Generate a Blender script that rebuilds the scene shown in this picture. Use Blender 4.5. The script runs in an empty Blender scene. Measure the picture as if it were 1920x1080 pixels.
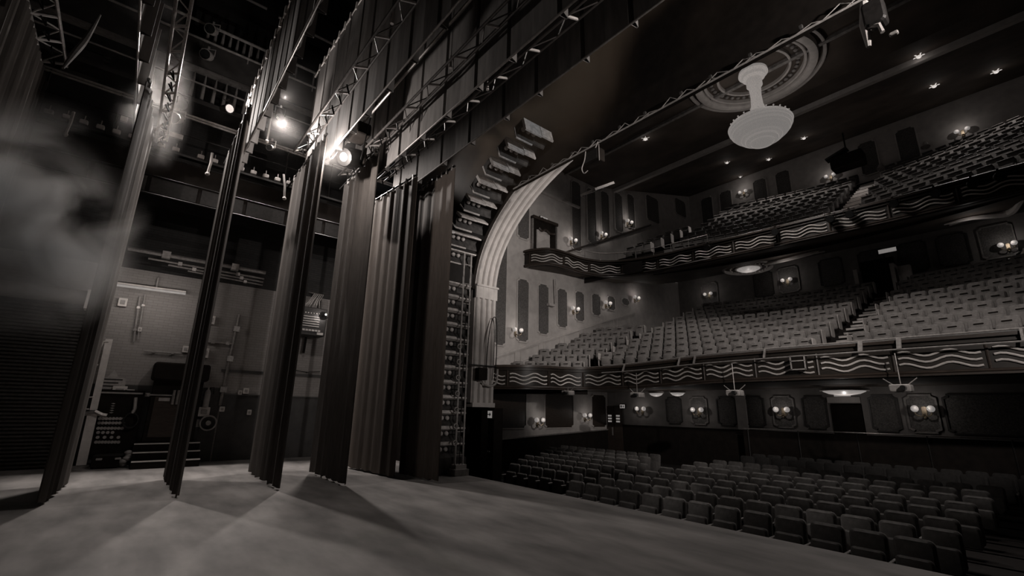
LB = .28; LS = 2.5; LCH = 600; LD = 330; LM = 200; LT = 900
LG = (330, 1300, 20, 1400, 1400, 500)
LA = (1800, 5000, 950, 1500)
HZ = (2.8, .55, .11, .12, .5)
import bpy, math, random
from mathutils import Vector, Matrix
R = random.Random(7)
S = bpy.context.scene
COL = S.collection
PI = math.pi
# ---------------------------------------------------------------- camera
H = 1.65
YAW, PIT, ROL, FPX = math.radians(50.659), math.radians(14.875), math.radians(1.06), 863.1
_f = Vector((-math.sin(YAW)*math.cos(PIT), math.cos(YAW)*math.cos(PIT), math.sin(PIT)))
_r = Vector((math.cos(YAW), math.sin(YAW), 0))
_u = _r.cross(_f)
_r2 = _r*math.cos(ROL) + _u*math.sin(ROL)
_u2 = -_r*math.sin(ROL) + _u*math.cos(ROL)
cd = bpy.data.cameras.new('camera'); cam = bpy.data.objects.new('camera', cd); COL.objects.link(cam)
cam.matrix_world = Matrix(((_r2.x, _u2.x, -_f.x, 0), (_r2.y, _u2.y, -_f.y, 0), (_r2.z, _u2.z, -_f.z, H), (0, 0, 0, 1)))
cd.sensor_width = 36; cd.lens = FPX*36/1920; cd.clip_start = .05; cd.clip_end = 200
S.camera = cam
def ray(x, y):
    return _r2*((x-960)/FPX) - _u2*((y-540)/FPX) + _f
def aX(x, y, X):
    d = ray(x, y); t = X/d.x; return Vector((X, d.y*t, H+d.z*t))
def aY(x, y, Y):
    d = ray(x, y); t = Y/d.y; return Vector((d.x*t, Y, H+d.z*t))
def aZ(x, y, Z):
    d = ray(x, y); t = (Z-H)/d.z; return Vector((d.x*t, d.y*t, Z))
ORD = 'first second third fourth fifth sixth seventh eighth ninth tenth eleventh twelfth thirteenth fourteenth fifteenth sixteenth seventeenth eighteenth nineteenth twentieth twenty-first twenty-second'.split()
# ---------------------------------------------------------------- materials
def mat(name, col, rough=.7, metal=0, var=.25, scale=6, bump=0, emit=0, ecol=None, spec=.3, stretch=None):
    m = bpy.data.materials.new(name); m.use_nodes = True
    nt = m.node_tree; b = nt.nodes['Principled BSDF']
    b.inputs['Roughness'].default_value = rough; b.inputs['Metallic'].default_value = metal
    b.inputs['Specular IOR Level'].default_value = spec
    tc = nt.nodes.new('ShaderNodeTexCoord'); n = nt.nodes.new('ShaderNodeTexNoise')
    n.inputs['Scale'].default_value = scale; n.inputs['Detail'].default_value = 4
    if stretch:
        mp = nt.nodes.new('ShaderNodeMapping'); mp.inputs['Scale'].default_value = stretch
        nt.links.new(tc.outputs['Object'], mp.inputs['Vector']); nt.links.new(mp.outputs['Vector'], n.inputs['Vector'])
    else:
        nt.links.new(tc.outputs['Object'], n.inputs['Vector'])
    r = nt.nodes.new('ShaderNodeValToRGB')
    r.color_ramp.elements[0].position = .3; r.color_ramp.elements[1].position = .7
    r.color_ramp.elements[0].color = (*[c*(1-var) for c in col], 1); r.color_ramp.elements[1].color = (*[min(1, c*(1+var)) for c in col], 1)
    nt.links.new(n.outputs['Fac'], r.inputs['Fac']); nt.links.new(r.outputs['Color'], b.inputs['Base Color'])
    if bump:
        bp = nt.nodes.new('ShaderNodeBump'); bp.inputs['Strength'].default_value = bump; bp.inputs['Distance'].default_value = .02
        nt.links.new(n.outputs['Fac'], bp.inputs['Height']); nt.links.new(bp.outputs['Normal'], b.inputs['Normal'])
    if emit:
        b.inputs['Emission Color'].default_value = (*(ecol or col), 1); b.inputs['Emission Strength'].default_value = emit
        m.cycles.emission_sampling = 'NONE'
    return m
def tint(v, w=.0): return (v, v*(.93-w), v*(.885-w))
WARM = (1, .93, .885)
def brickmat(name, c1, c2, mortar, scale=1.0, rot=True):
    m = mat(name, c1, .75, var=.3, scale=3, bump=0)
    nt = m.node_tree; b = nt.nodes['Principled BSDF']
    br = nt.nodes.new('ShaderNodeTexBrick'); mp = nt.nodes.new('ShaderNodeMapping'); tc = nt.nodes.new('ShaderNodeTexCoord')
    if rot: mp.inputs['Rotation'].default_value = (PI/2, 0, PI/2)   # wall in the YZ plane
    cb = nt.nodes.new('ShaderNodeCombineXYZ'); sp = nt.nodes.new('ShaderNodeSeparateXYZ')
    nt.links.new(tc.outputs['Object'], sp.inputs[0]); nt.links.new(sp.outputs['Y'], cb.inputs['X']); nt.links.new(sp.outputs['Z'], cb.inputs['Y'])
    nt.links.new(cb.outputs[0], br.inputs['Vector'])
    br.inputs['Scale'].default_value = scale; br.inputs['Brick Width'].default_value = .24; br.inputs['Row Height'].default_value = .08
    br.inputs['Mortar Size'].default_value = .006
    br.inputs['Color1'].default_value = (*c1, 1); br.inputs['Color2'].default_value = (*c2, 1); br.inputs['Mortar'].default_value = (*mortar, 1)
    old = b.inputs['Base Color'].links[0].from_socket
    mx = nt.nodes.new('ShaderNodeMix'); mx.data_type = 'RGBA'; mx.blend_type = 'MULTIPLY'; mx.inputs[0].default_value = .5
    nt.links.new(br.outputs['Color'], mx.inputs[6])
    sc = nt.nodes.new('ShaderNodeMix'); sc.data_type = 'RGBA'; sc.inputs[0].default_value = .5; sc.inputs[6].default_value = (1, 1, 1, 1)
    nt.links.new(old, sc.inputs[7]); nt.links.new(sc.outputs[2], mx.inputs[7]); nt.links.new(mx.outputs[2], b.inputs['Base Color'])
    bp = nt.nodes.new('ShaderNodeBump'); bp.inputs['Strength'].default_value = .5; bp.inputs['Distance'].default_value = .012; bp.invert = True
    nt.links.new(br.outputs['Fac'], bp.inputs['Height']); nt.links.new(bp.outputs['Normal'], b.inputs['Normal'])
    return m
M = dict(
    stage=mat('stage_boards', tint(.185), .75, var=.38, scale=1.3, bump=.1, stretch=(.6, 1.6, 1)),
    brick=brickmat('painted_brick', tint(.34), tint(.31), tint(.25)),
    blackbrick=brickmat('black_painted_brick', tint(.035), tint(.028), tint(.02)),
    shutter=mat('shutter_slats', tint(.09), .45, .3, scale=12),
    trussblack=mat('shade_tinted_truss', (.1, .09, .085), .4, .4, scale=12),  # tubes in shadow: the shade put into a near-black colour
    wallrear=mat('shade_tinted_wall', tint(.2), .75, var=.15, scale=3),  # darker copy of the auditorium paint: dimness of rear walls put into colour
    covedark=mat('shade_tinted_cove', tint(.05), .7, var=.4, scale=9),  # shade in the cove recesses put into a darker colour
    coveedge=mat('light_tinted_cove_edge', tint(.5), .6, var=.3, scale=12),  # lit cove edges and knobs: light put into a paler colour
    hazeserge=mat('haze_tinted_serge', (.07, .056, .047), .9, var=.2, scale=9, bump=.1, stretch=(3, 3, .3)),  # browner serge: brown haze before the last legs put into the colour
    dado=mat('dark_dado_paint', tint(.05), .5, scale=3),
    black=mat('black_paint', (.012, .0095, .008), .8, scale=5, spec=.1),
    blackmetal=mat('black_metal', (.02, .018, .017), .45, .3, scale=12),
    steel=mat('scuffed_steel', tint(.32), .42, .6, scale=14),
    alu=mat('aluminium_truss', tint(.4), .38, .6, scale=20),
    white=mat('white_enamel', tint(.6), .4, scale=8, var=.1),
    grey=mat('grey_paint', tint(.3), .55, scale=8),
    cloth=mat('black_serge', (.064, .055, .049), .9, var=.2, scale=9, bump=.1, stretch=(3, 3, .3)),
    border=mat('border_cloth', tint(.2), .9, var=.22, scale=4, stretch=(2, 2, .3)),
    tape=mat('tie_tape', tint(.55), .8),
    velour=mat('dark_velour', (.055, .043, .035), .95, var=.2, scale=8),
    plaster=mat('cream_plaster', tint(.42), .65, var=.12, scale=5),
    plasterdark=mat('dusty_plaster', tint(.2), .7, var=.35, scale=7, bump=.2),
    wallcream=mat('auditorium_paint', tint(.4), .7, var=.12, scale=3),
    damask=mat('dark_damask', tint(.1), .8, var=.45, scale=26),
    wood=mat('dark_stained_wood', (.035, .026, .021), .45, var=.3, scale=5, stretch=(1, 1, 6)),
    fascia=mat('dark_fascia', (.018, .014, .011), .5, var=.3, scale=4),
    gilt=mat('pale_gilt_moulding', tint(.56), .45, .2, var=.15, scale=10),
    ceil=mat('auditorium_ceiling', (.075, .06, .05), .8, var=.35, scale=.8),
    carpet=mat('dark_carpet', (.014, .011, .01), .95, var=.3, scale=10),
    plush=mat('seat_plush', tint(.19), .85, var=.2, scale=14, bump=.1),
    plushrear=mat('shaded_stalls_plush', tint(.03), .9, var=.2, scale=14),  # darker copy of the stalls plush: shade under the balcony put into colour
    plushup=mat('upper_plush', tint(.09), .85, var=.2, scale=14, bump=.1),  # same fabric, darker: shade on the seat fronts put into the colour
    plushdark=mat('stalls_plush', tint(.095), .8, var=.2, scale=14, bump=.1),  # circle fabric darkened: the dimmer stalls light put into the colour
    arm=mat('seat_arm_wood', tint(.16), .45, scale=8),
    endp=mat('pale_end_panel', tint(.42), .6, scale=8, var=.12),
    nosing=mat('pale_step_nosing', tint(.55), .6, var=.15, scale=9),
    glow=mat('lamp_glass_lit', tint(.5), .4, emit=.2, ecol=WARM),
    tube=mat('fluorescent_tube_lit', tint(.2), .4, emit=.2, ecol=WARM),
    hot=mat('lamp_lens_lit', tint(.5), .4, emit=.5, ecol=WARM),
    star=mat('downlight_lit', tint(.5), .4, emit=.55, ecol=WARM),
    bowl=mat('crystal_bead_bowl', tint(.5), .45, var=.3, scale=30, emit=.17, ecol=WARM),
    sign=mat('exit_sign_lit', tint(.4), .5, emit=.18, ecol=WARM),
    tag=mat('pale_tag', tint(.33), .6, scale=9, var=.2),
    rope=mat('hemp_rope', tint(.2), .9, scale=30),
    glass=mat('dark_lens_glass', (.02, .02, .02), .15, spec=.6),
    brass=mat('dull_brass', (.25, .2, .14), .4, .7),
)
# ---------------------------------------------------------------- mesh builder (world coordinates unless local)
class MB:
    def __init__(s): s.v = []; s.f = []
    def add(s, vs, fs):
        b = len(s.v); s.v += [tuple(v) for v in vs]; s.f += [tuple(b+i for i in f) for f in fs]; return s
    def box(s, c, d, rz=0, rx=0, ry=0, taper=1):
        m = Matrix.Rotation(rz, 3, 'Z') @ Matrix.Rotation(ry, 3, 'Y') @ Matrix.Rotation(rx, 3, 'X')
        c = Vector(c); vs = []
        for k in (-1, 1):
            t = taper if k > 0 else 1
            for i, j in ((-1, -1), (1, -1), (1, 1), (-1, 1)): vs.append(c + m @ Vector((i*d[0]/2*t, j*d[1]/2*t, k*d[2]/2)))
        return s.add(vs, [(3, 2, 1, 0), (4, 5, 6, 7), (0, 1, 5, 4), (1, 2, 6, 5), (2, 3, 7, 6), (3, 0, 4, 7)])
    def bx(s, a, b):
        return s.box([(p+q)/2 for p, q in zip(a, b)], [abs(q-p) for p, q in zip(a, b)])
    def rbox(s, c, d, r=.02, n=3, axis='Y', rx=0, rz=0):   # box with rounded outline, extruded along axis
        w, h = (d[0], d[2]) if axis == 'Y' else ((d[1], d[2]) if axis == 'X' else (d[0], d[1]))
        t = d[1] if axis == 'Y' else (d[0] if axis == 'X' else d[2])
        pts = []
        for q, (sx, sy) in enumerate(((1, 1), (-1, 1), (-1, -1), (1, -1))):
            for i in range(n+1):
                a = q*PI/2 + i*PI/2/n
                pts.append((sx*(w/2-r) + r*math.cos(a), sy*(h/2-r) + r*math.sin(a)))
        m = Matrix.Rotation(rz, 3, 'Z') @ Matrix.Rotation(rx, 3, 'X'); c = Vector(c)
        vs = []; k = len(pts); e = min(r*.5, t*.3)
        for off, sh in ((-t/2, e), (-t/2+e, 0), (t/2-e, 0), (t/2, e)):
            for p, q in pts:
                p2 = p*(1-sh/(w/2)); q2 = q*(1-sh/(h/2))
                v = (p2, off, q2) if axis == 'Y' else ((off, p2, q2) if axis == 'X' else (p2, q2, off))
                vs.append(c + m @ Vector(v))
        fs = [tuple(range(k))[::-1], tuple(range(3*k, 4*k))]
        for l in range(3):
            for i in range(k): fs.append((l*k+i, l*k+(i+1) % k, (l+1)*k+(i+1) % k, (l+1)*k+i))
        return s.add(vs, fs)
    def tube(s, path, r, n=8, closed=False, cap=True):
        path = [Vector(p) for p in path]; k = len(path); vs = []; prev = None
        for i, p in enumerate(path):
            if closed: t = path[(i+1) % k] - path[i-1]
            else: t = path[min(i+1, k-1)] - path[max(i-1, 0)]
            t.normalize()
            a = prev if prev is not None else (Vector((0, 0, 1)) if abs(t.z) < .9 else Vector((1, 0, 0)))
            x = t.cross(a).normalized() if prev is None else (a - t*a.dot(t)).normalized()
            y = t.cross(x); prev = x
            rr = r[i] if isinstance(r, (list, tuple)) else r
            for j in range(n):
                w = 2*PI*j/n; vs.append(p + x*(rr*math.cos(w)) + y*(rr*math.sin(w)))
        fs = []
        for i in range(k if closed else k-1):
            i2 = (i+1) % k
            for j in range(n): fs.append((i*n+j, i*n+(j+1) % n, i2*n+(j+1) % n, i2*n+j))
        if cap and not closed: fs += [tuple(range(n))[::-1], tuple(range((k-1)*n, k*n))]
        return s.add(vs, fs)
    def bar(s, a, b, w, h=None):
        return s.tube([a, b], w/2, 6)
    def lathe(s, prof, c=(0, 0, 0), n=24, ax='Z', a0=0, a1=2*PI):
        c = Vector(c); vs = []; full = abs(a1-a0) > 6.28; m = n if full else n+1
        for r, z in prof:
            for j in range(m):
                a = a0 + (a1-a0)*j/n
                q = Vector((r*math.cos(a), r*math.sin(a), z))
                if ax == 'Y': q = Vector((q.x, q.z, q.y))
                if ax == 'X': q = Vector((q.z, q.x, q.y))
                vs.append(c + q)
        fs = []
        for i in range(len(prof)-1):
            for j in range(n):
                j2 = (j+1) % m if full else j+1
                fs.append((i*m+j, i*m+j2, (i+1)*m+j2, (i+1)*m+j))
        return s.add(vs, fs)
    def ball(s, c, r, n=10, k=7, sz=1):
        return s.lathe([(max(1e-4, r*math.sin(PI*i/k)), -r*sz*math.cos(PI*i/k)) for i in range(k+1)], c, n)
    def prism(s, poly, a, b):      # poly = list of 3d points, extruded by vector from a=Vector offset to b
        a, b = Vector(a), Vector(b); k = len(poly); vs = [Vector(p)+a for p in poly] + [Vector(p)+b for p in poly]
        return s.add(vs, [tuple(range(k))[::-1], tuple(range(k, 2*k))] + [(i, (i+1) % k, k+(i+1) % k, k+i) for i in range(k)])
    def loft(s, rings, closed=False, cap=False):   # rings of equal length; open polylines unless closed
        k = len(rings[0]); vs = [p for r in rings for p in r]; fs = []
        for i in range(len(rings)-1):
            for j in range(k if closed else k-1):
                j2 = (j+1) % k; fs.append((i*k+j, i*k+j2, (i+1)*k+j2, (i+1)*k+j))
        if cap: fs += [tuple(range(k))[::-1], tuple(range((len(rings)-1)*k, len(rings)*k))]
        return s.add(vs, fs)
    def build(s, name, m, parent=None, smooth=False, local=False, kind=None):
        me = bpy.data.meshes.new(name)
        o0 = Vector((0, 0, 0))
        if parent is not None and not local:
            p = parent
            while p is not None: o0 += p.location; p = p.parent
        me.from_pydata([tuple(Vector(v)-o0) for v in s.v], [], s.f); me.update()
        import bmesh
        b = bmesh.new(); b.from_mesh(me); bmesh.ops.recalc_face_normals(b, faces=b.faces); b.to_mesh(me); b.free()
        if smooth:
            me.polygons.foreach_set('use_smooth', [True]*len(me.polygons))
            try: me.set_sharp_from_angle(angle=math.radians(40))
            except Exception: pass
        me.materials.append(M[m] if isinstance(m, str) else m)
        o = bpy.data.objects.new(name, me); COL.objects.link(o)
        if parent is not None: o.parent = parent
        if kind: o['kind'] = kind
        return o
def tag(o, label, cat, group=None):
    o['label'] = label; o['category'] = cat
    if group: o['group'] = group
    return o
def thing(name, label, cat, loc=(0, 0, 0), group=None, rz=0):
    o = bpy.data.objects.new(name, None); o.empty_display_size = .1; COL.objects.link(o)
    o.location = loc; o.rotation_euler = (0, 0, rz)
    return tag(o, label, cat, group)
def copy_tree(o, parent=None):
    c = o.copy(); COL.objects.link(c)
    if parent is not None: c.parent = parent
    for ch in list(o.children): copy_tree(ch, c)
    return c
def struct(name, mb, m, smooth=False):
    return mb.build(name, m, smooth=smooth, kind='structure')
def plight(name, loc, power, r=.1, col=WARM):
    d = bpy.data.lights.new(name, 'POINT'); d.energy = power; d.shadow_soft_size = r; d.color = col
    o = bpy.data.objects.new(name, d); o.location = loc; COL.objects.link(o); return o
def slight(name, loc, to, power, ang=60, blend=.5, r=.1, col=WARM):
    d = bpy.data.lights.new(name, 'SPOT'); d.energy = power; d.shadow_soft_size = r; d.color = col
    d.spot_size = math.radians(ang); d.spot_blend = blend
    o = bpy.data.objects.new(name, d); o.location = loc; COL.objects.link(o)
    o.rotation_euler = (Vector(to)-Vector(loc)).to_track_quat('-Z', 'Y').to_euler(); return o
def spline(pts, per=6):
    pts = [Vector(p) for p in pts]; out = []
    P = [pts[0]*2-pts[1]] + pts + [pts[-1]*2-pts[-2]]
    for i in range(1, len(P)-2):
        for k in range(per):
            t = k/per; a, b, c, d = P[i-1:i+3]
            out.append(.5*((2*b) + (c-a)*t + (2*a-5*b+4*c-d)*t*t + (3*b-a-3*c+d)*t**3))
    out.append(pts[-1]); return out
def resample(path, step):
    L = [0]
    for a, b in zip(path, path[1:]): L.append(L[-1] + (b-a).length)
    n = max(2, int(round(L[-1]/step))); out = []; j = 0
    for i in range(n+1):
        d = L[-1]*i/n
        while j < len(L)-2 and L[j+1] < d: j += 1
        t = (d-L[j])/max(1e-9, L[j+1]-L[j]); out.append(path[j].lerp(path[j+1], t))
    return out
# ================================================================ STAGE SETTING
XW = -17.2
struct('floor_stage', MB().bx((XW, -7, -.25), (7, 7.3, 0)), 'stage')
struct('trim_stage_riser', MB().bx((-10.7, 7.302, -1.6), (7, 7.36, -.03)), 'black')
struct('wall_stage_side', MB().bx((XW-.3, -8, -.25), (XW, 7.55, 5.5)), 'brick')
struct('wall_stage_side_upper', MB().bx((XW-.3, -8, 5.5), (XW+.02, 7.55, 22)), 'blackbrick')
struct('wall_stage_rear', MB().bx((XW, -7.3, -.25), (7, -7, 22)), 'black')
struct('ceiling_stage_grid', MB().bx((XW, -7, 20), (7, 7.4, 20.3)), 'black')
# proscenium wall with its arched opening
def ell(X):   # arch height at X
    t = (X+5.3)/5.6
    return 5.1 + 3.45*math.sqrt(max(0, 1-t*t))
mb = MB()
mb.bx((XW, 7.42, -.25), (-11.25, 7.5, 20))
xs = [-11.25, -10.9001] + [-10.9 + .1*i*i*.12 for i in range(1, 16)] + [-7.4, -6, -5.3, -3, 0, 3, 7]
pts = []
for x in xs:
    z = 7.6 if x > -9.1 else max(5.1, ell(x))
    if x < -10.95: z = 5.1
    pts.append((x, z))
for (xa, za), (xb, zb) in zip(pts, pts[1:]):
    mb.add([(xa, 7.42, za), (xb, 7.42, zb), (xb, 7.42, 20), (xa, 7.42, 20), (xa, 7.5, za), (xb, 7.5, zb), (xb, 7.5, 20), (xa, 7.5, 20)],
           [(0, 1, 2, 3), (4, 5, 6, 7), (0, 1, 5, 4)])
struct('wall_proscenium', mb, 'black')
# dado on the stage wall: a dark painted board with a ledge
struct('baseboard_stage_side', MB().bx((XW, 2.45, 0), (XW+.05, 7.3, 1.94)).bx((XW, 2.45, 1.94), (XW+.09, 7.3, 1.98)).bx((XW, 2.3, 2.66), (XW+.06, 7.3, 2.74)), 'dado')
struct('trim_1', MB().bx((XW, -.75, 0), (XW+.03, 2.4, 2.15)), 'dado')

def rel(px, py, X=XW+.1): return aX(px, py, X)
# ---- roller shutter
t = thing('roller_shutter', 'wide dark slatted roller shutter in the far stage wall under a grey hood', 'shutter', (XW, -2.9, 0))
mb = MB()
for i in range(46):
    z = .02 + i*.092
    mb.prism([(XW+.02, -4.9, z), (XW+.07, -4.9, z+.02), (XW+.075, -4.9, z+.05), (XW+.03, -4.9, z+.088)], (0, 0, 0), (0, 3.85, 0))
mb.build('shutter_curtain', 'shutter', t)
MB().lathe([(.0, -4.9), (.2, -4.9), (.2, -1.2), (0, -1.2)], (XW+.22, 0, 4.42), 14, 'Y').build('hood', 'plaster', t, smooth=True)
MB().bx((XW, -1.05, 0), (XW+.14, -.9, 4.3)).build('guide_rail', 'blackmetal', t)
MB().bx((XW+.02, -1.2, 4.1), (XW+.5, -.92, 4.62)).build('motor_box', 'white', t)
MB().bx((XW+.02, -4.9, 4.18), (XW+.12, -1.2, 4.24)).build('header_rail', 'blackmetal', t)
# ---- white post beside the shutter
a, b = aX(205, 636, XW+.25), aX(152, 872, XW+.25)
t = thing('guard_post', 'tall white painted steel post standing beside the roller shutter', 'post', (b.x, b.y, 0))
pm = b.lerp(a, .42); pm2 = b.lerp(a, .40)
MB().box(((b+pm2)/2), (.12, .2, (pm2-b).length), rx=-math.atan2((pm2-b).y, (pm2-b).z)).build('lower_channel', 'white', t)
MB().box(((a+pm)/2), (.1, .15, (a-pm).length), rx=-math.atan2((a-pm).y, (a-pm).z)).build('upper_channel', 'white', t)
MB().tube([pm+Vector((.02, -.16, -.1)), pm+Vector((.1, .05, -.04)), pm+Vector((.1, .2, -.12)), pm+Vector((.1, .3, -.14))], .06, 6).build('clamp', 'steel', t)
c = aX(200, 640, XW+.3)
MB().tube([c+Vector((0, .04, 0)), c+Vector((0, -.08, -.02)), c+Vector((0, -.16, -.62)), c+Vector((0, -.06, -.66))], .028, 6).build('hook', 'white', t)
c = aX(168, 755, XW+.3)
MB().tube([c+Vector((0, .05, .15)), c+Vector((0, -.1, .13)), c+Vector((0, -.13, -.15)), c+Vector((0, .02, -.17))], .02, 6).build('pull_handle', 'white', t)
MB().bx((b.x-.12, b.y-.16, 0), (b.x+.12, b.y+.16, .06)).build('foot_plate', 'steel', t)
# ---- conduits, boxes
def pipe(label, pts, r, m='steel', cat='pipe', clips=2, name='conduit_pipe', group=None):
    pts = [Vector(p) for p in pts]
    t = thing(name, label, cat, pts[0], group)
    MB().tube(pts, r, 8).build('pipe', m, t, smooth=True)
    for i in range(clips):
        p = pts[0].lerp(pts[-1], (i+.5)/clips) if len(pts) == 2 else pts[1]
        MB().box(p, (r*3, r*3.4, r*3.4)).build('pipe_mount', 'steel', t)
    return t
X1 = XW+.07
pipe('thin vertical conduit dropping from the wall socket under the fluorescent tube', [aX(262, 556, X1), aX(250, 640, X1)], .022, 'grey')
pipe('thin vertical conduit beside the sensor on the lit brick wall', [aX(272, 552, X1), aX(258, 636, X1)], .018, 'grey')
pipe('fat vertical drainpipe on the brick wall between the first two dark legs', [aX(449, 590, X1), aX(412, 760, X1)], .05, 'steel', clips=3)
pipe('horizontal conduit joining the drainpipe at head height', [aX(385, 640, X1), aX(440, 645, X1)], .03, 'steel')
pipe('horizontal cable conduit across the lit brick above the black cabinet', [aX(270, 658, X1), aX(340, 663, X1)], .02, 'grey')
pipe('slack cable strung on the bright brick beneath the hung dimmer box', [aX(548, 693, X1), aX(575, 698, X1), aX(600, 697, X1)], .012, 'black')
def wallbox(px, py, w, h, label, m='white', d=.1, cat='box', name='junction_box', sub=None, group=None):
    p = aX(px, py, XW+d/2+.005)
    t = thing(name, label, cat, (p.x, p.y, p.z-h/2), group)
    MB().rbox(p, (d, w, h), .012, 2, 'X').build('housing', m, t)
    MB().rbox((p.x+d/2, p.y, p.z), (.02, w*.55, h*.5), .01, 2, 'X').build('socket_face', sub or 'grey', t)
    return t
wallbox(230, 567, .2, .24, 'white motion sensor box high on the lit brick wall', cat='sensor', name='wall_sensor')
wallbox(396, 600, .2, .26, 'white alarm box on the wall just right of the second dark leg')
wallbox(262, 618, .09, .12, 'small socket box on the conduit in the middle of the lit brick wall')
wallbox(384, 662, .2, .3, 'white bell box below the alarm box beside the second dark leg')
wallbox(348, 655, .16, .2, 'grey switch box at the end of the horizontal conduit on lit brick')
wallbox(224, 733, .32, .26, 'largest pale box above the black socket panel')
wallbox(203, 741, .2, .2, 'small square pale box between the white post and the largest pale box')
wallbox(213, 750, .14, .26, 'upright pale box hanging beneath the largest pale box')
wallbox(242, 737, .22, .2, 'pale box touching the right of the largest pale box')
wallbox(238, 757, .3, .2, 'wide pale transformer box right of the wound flex above the socket panel')
wallbox(270, 740, .26, .1, 'twin pale switch plate beside the black cabinet')
wallbox(461, 733, .16, .18, 'pale socket plate on the dado ledge left of the third leg')
wallbox(450, 736, .1, .14, 'tiny pale plug left of the socket plate on the dado ledge')
wallbox(416, 767, .14, .15, 'pale square plate on the dark dado beside the drainpipe foot')
wallbox(467, 773, .12, .16, 'lowest pale plug on the dark dado left of the third leg')
wallbox(382, 772, .3, .27, 'white framed call point beneath the fire bell sign', 'white')
# white bottle-shaped extinguisher bracket and ring hose
p = aX(388, 745, XW+.16)
t = thing('fire_extinguisher', 'pale fire extinguisher hung on the dado right of the second leg', 'extinguisher', (p.x, p.y, p.z-.35))
MB().lathe([(0, -.3), (.085, -.29), (.085, .12), (.06, .2), (.025, .24), (.025, .3), (0, .3)], p, 14).build('cylinder_body', 'tag', t, smooth=True)
MB().tube([p+Vector((0, .02, .28)), p+Vector((.03, .14, .3)), p+Vector((.02, .15, .1))], .014, 6).build('hose', 'black', t)
MB().bx((XW+.01, p.y-.1, p.z-.1), (XW+.08, p.y+.1, p.z+.02)).build('bracket', 'steel', t)
p = aX(390, 793, XW+.12)
t = thing('hose_reel', 'grey round hose reel low on the dado right of the second leg', 'hose reel', (p.x, p.y, p.z-.2))
MB().lathe([(.19, -.06), (.23, -.06), (.23, .06), (.19, .06), (.19, -.06)], p, 20, 'X').build('reel', 'grey', t, smooth=True)
MB().lathe([(0, -.05), (.07, -.05), (.07, .07), (0, .07)], p, 12, 'X').build('hub', 'tag', t)
MB().bx((XW+.01, p.y-.3, p.z-.12), (XW+.06, p.y-.2, p.z+.1)).build('bracket', 'tag', t)
# warning sign
p = aX(210, 716, XW+.04)
t = thing('notice_board', 'pale notice with a peaked top on the brick above the pale boxes', 'sign', (p.x, p.y, p.z-.2))
MB().prism([(XW+.02, p.y-.3, p.z-.2), (XW+.02, p.y+.3, p.z-.2), (XW+.02, p.y+.3, p.z+.12), (XW+.02, p.y+.12, p.z+.12), (XW+.02, p.y, p.z+.34), (XW+.02, p.y-.12, p.z+.12), (XW+.02, p.y-.3, p.z+.12)], (0, 0, 0), (.02, 0, 0)).build('board', 'tag', t)
for i in range(3): MB().bx((XW+.04, p.y-.24, p.z-.13+i*.09), (XW+.044, p.y+.22-.08*(i % 2), p.z-.1+i*.09)).build('text_line', 'blackmetal', t)
# black socket panel with rows of pale outlets
c0, c1 = aX(180, 775, XW+.1), aX(236, 856, XW+.1)
y0, y1 = c0.y-.12, c1.y+.12
t = thing('socket_panel', 'black stage-electrics panel with rows of pale round outlets beside the white post', 'electrical panel', (XW+.1, (y0+y1)/2, .3))
MB().bx((XW, y0, .32), (XW+.16, y1, 2.0)).build('panel_case', 'black', t)
for ry, n, x0, x1 in ((785, 8, 187, 232), (793, 8, 186, 231), (803, 8, 184, 229), (811, 4, 184, 211), (820, 4, 183, 222), (829, 8, 180, 222)):
    for i in range(n):
        q = aX(x0+(x1-x0)*i/(n-1), ry, XW+.18)
        MB().lathe([(0, .0), (.04, 0), (.04, .03), (0, .03)], (XW+.16, q.y, q.z), 10, 'X').build('outlet', 'tag', t)
MB().bx((XW+.16, y0+.02, 1.9), (XW+.19, y1-.05, 1.94)).build('top_strip', 'grey', t)
t = thing('cable_coil', 'dark flex wound in a flat coil above the socket panel', 'cable', aX(210, 765, XW+.1))
q = aX(211, 764, XW+.1)
for k in range(5): MB().tube([q+Vector((.02, -.14, .12-k*.06)), q+Vector((.05, 0, .1-k*.06)), q+Vector((.02, .14, .12-k*.06))], .02, 6).build('turn', 'tag', t)
q = aX(247, 780, XW+.22)
t = thing('hanging_cable_loop', 'black cable hung in a loop on a hook right of the outlets', 'cable', q)
MB().tube([q+Vector((.03, .16*math.cos(a), .2*math.sin(a)-.12)) for a in [i*2*PI/16 for i in range(16)]], .03, 6, closed=True).build('loop', 'blackmetal', t, smooth=True)
MB().tube([q+Vector((.02, 0, .5)), q+Vector((.05, .03, .2)), q+Vector((.03, 0, .08))], .04, 6).build('tail', 'grey', t, smooth=True)
# pallet truck like clutter under the panel
q = aX(205, 858, XW+.5)
t = thing('equipment_case', 'low black flight case on the floor under the socket panel', 'case', (q.x, q.y, 0))
MB().rbox((q.x, q.y-.06, .17), (.5, .56, .3), .03, 2, 'X').build('case_body', 'black', t)
MB().bx((q.x-.24, q.y-.3, .31), (q.x+.24, q.y+.28, .335)).build('lid', 'blackmetal', t)
for s in (-.2, .18): MB().rbox((q.x+.26, q.y+s, .24), (.03, .13, .05), .015, 2, 'X').build('latch', 'tag', t)
q = aX(241, 857, XW+.62)
t = thing('bagged_weights', 'crumpled pale stage-weight bag on the floor beside the steps', 'bag', (q.x, q.y, 0))
for i in range(5): MB().ball((q.x+R.uniform(-.08, .08), q.y+R.uniform(-.12, .12), .08+.07*i), .1, 9, 6, .7).build('fold', 'tag' if i % 2 else 'grey', t, smooth=True)
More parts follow.
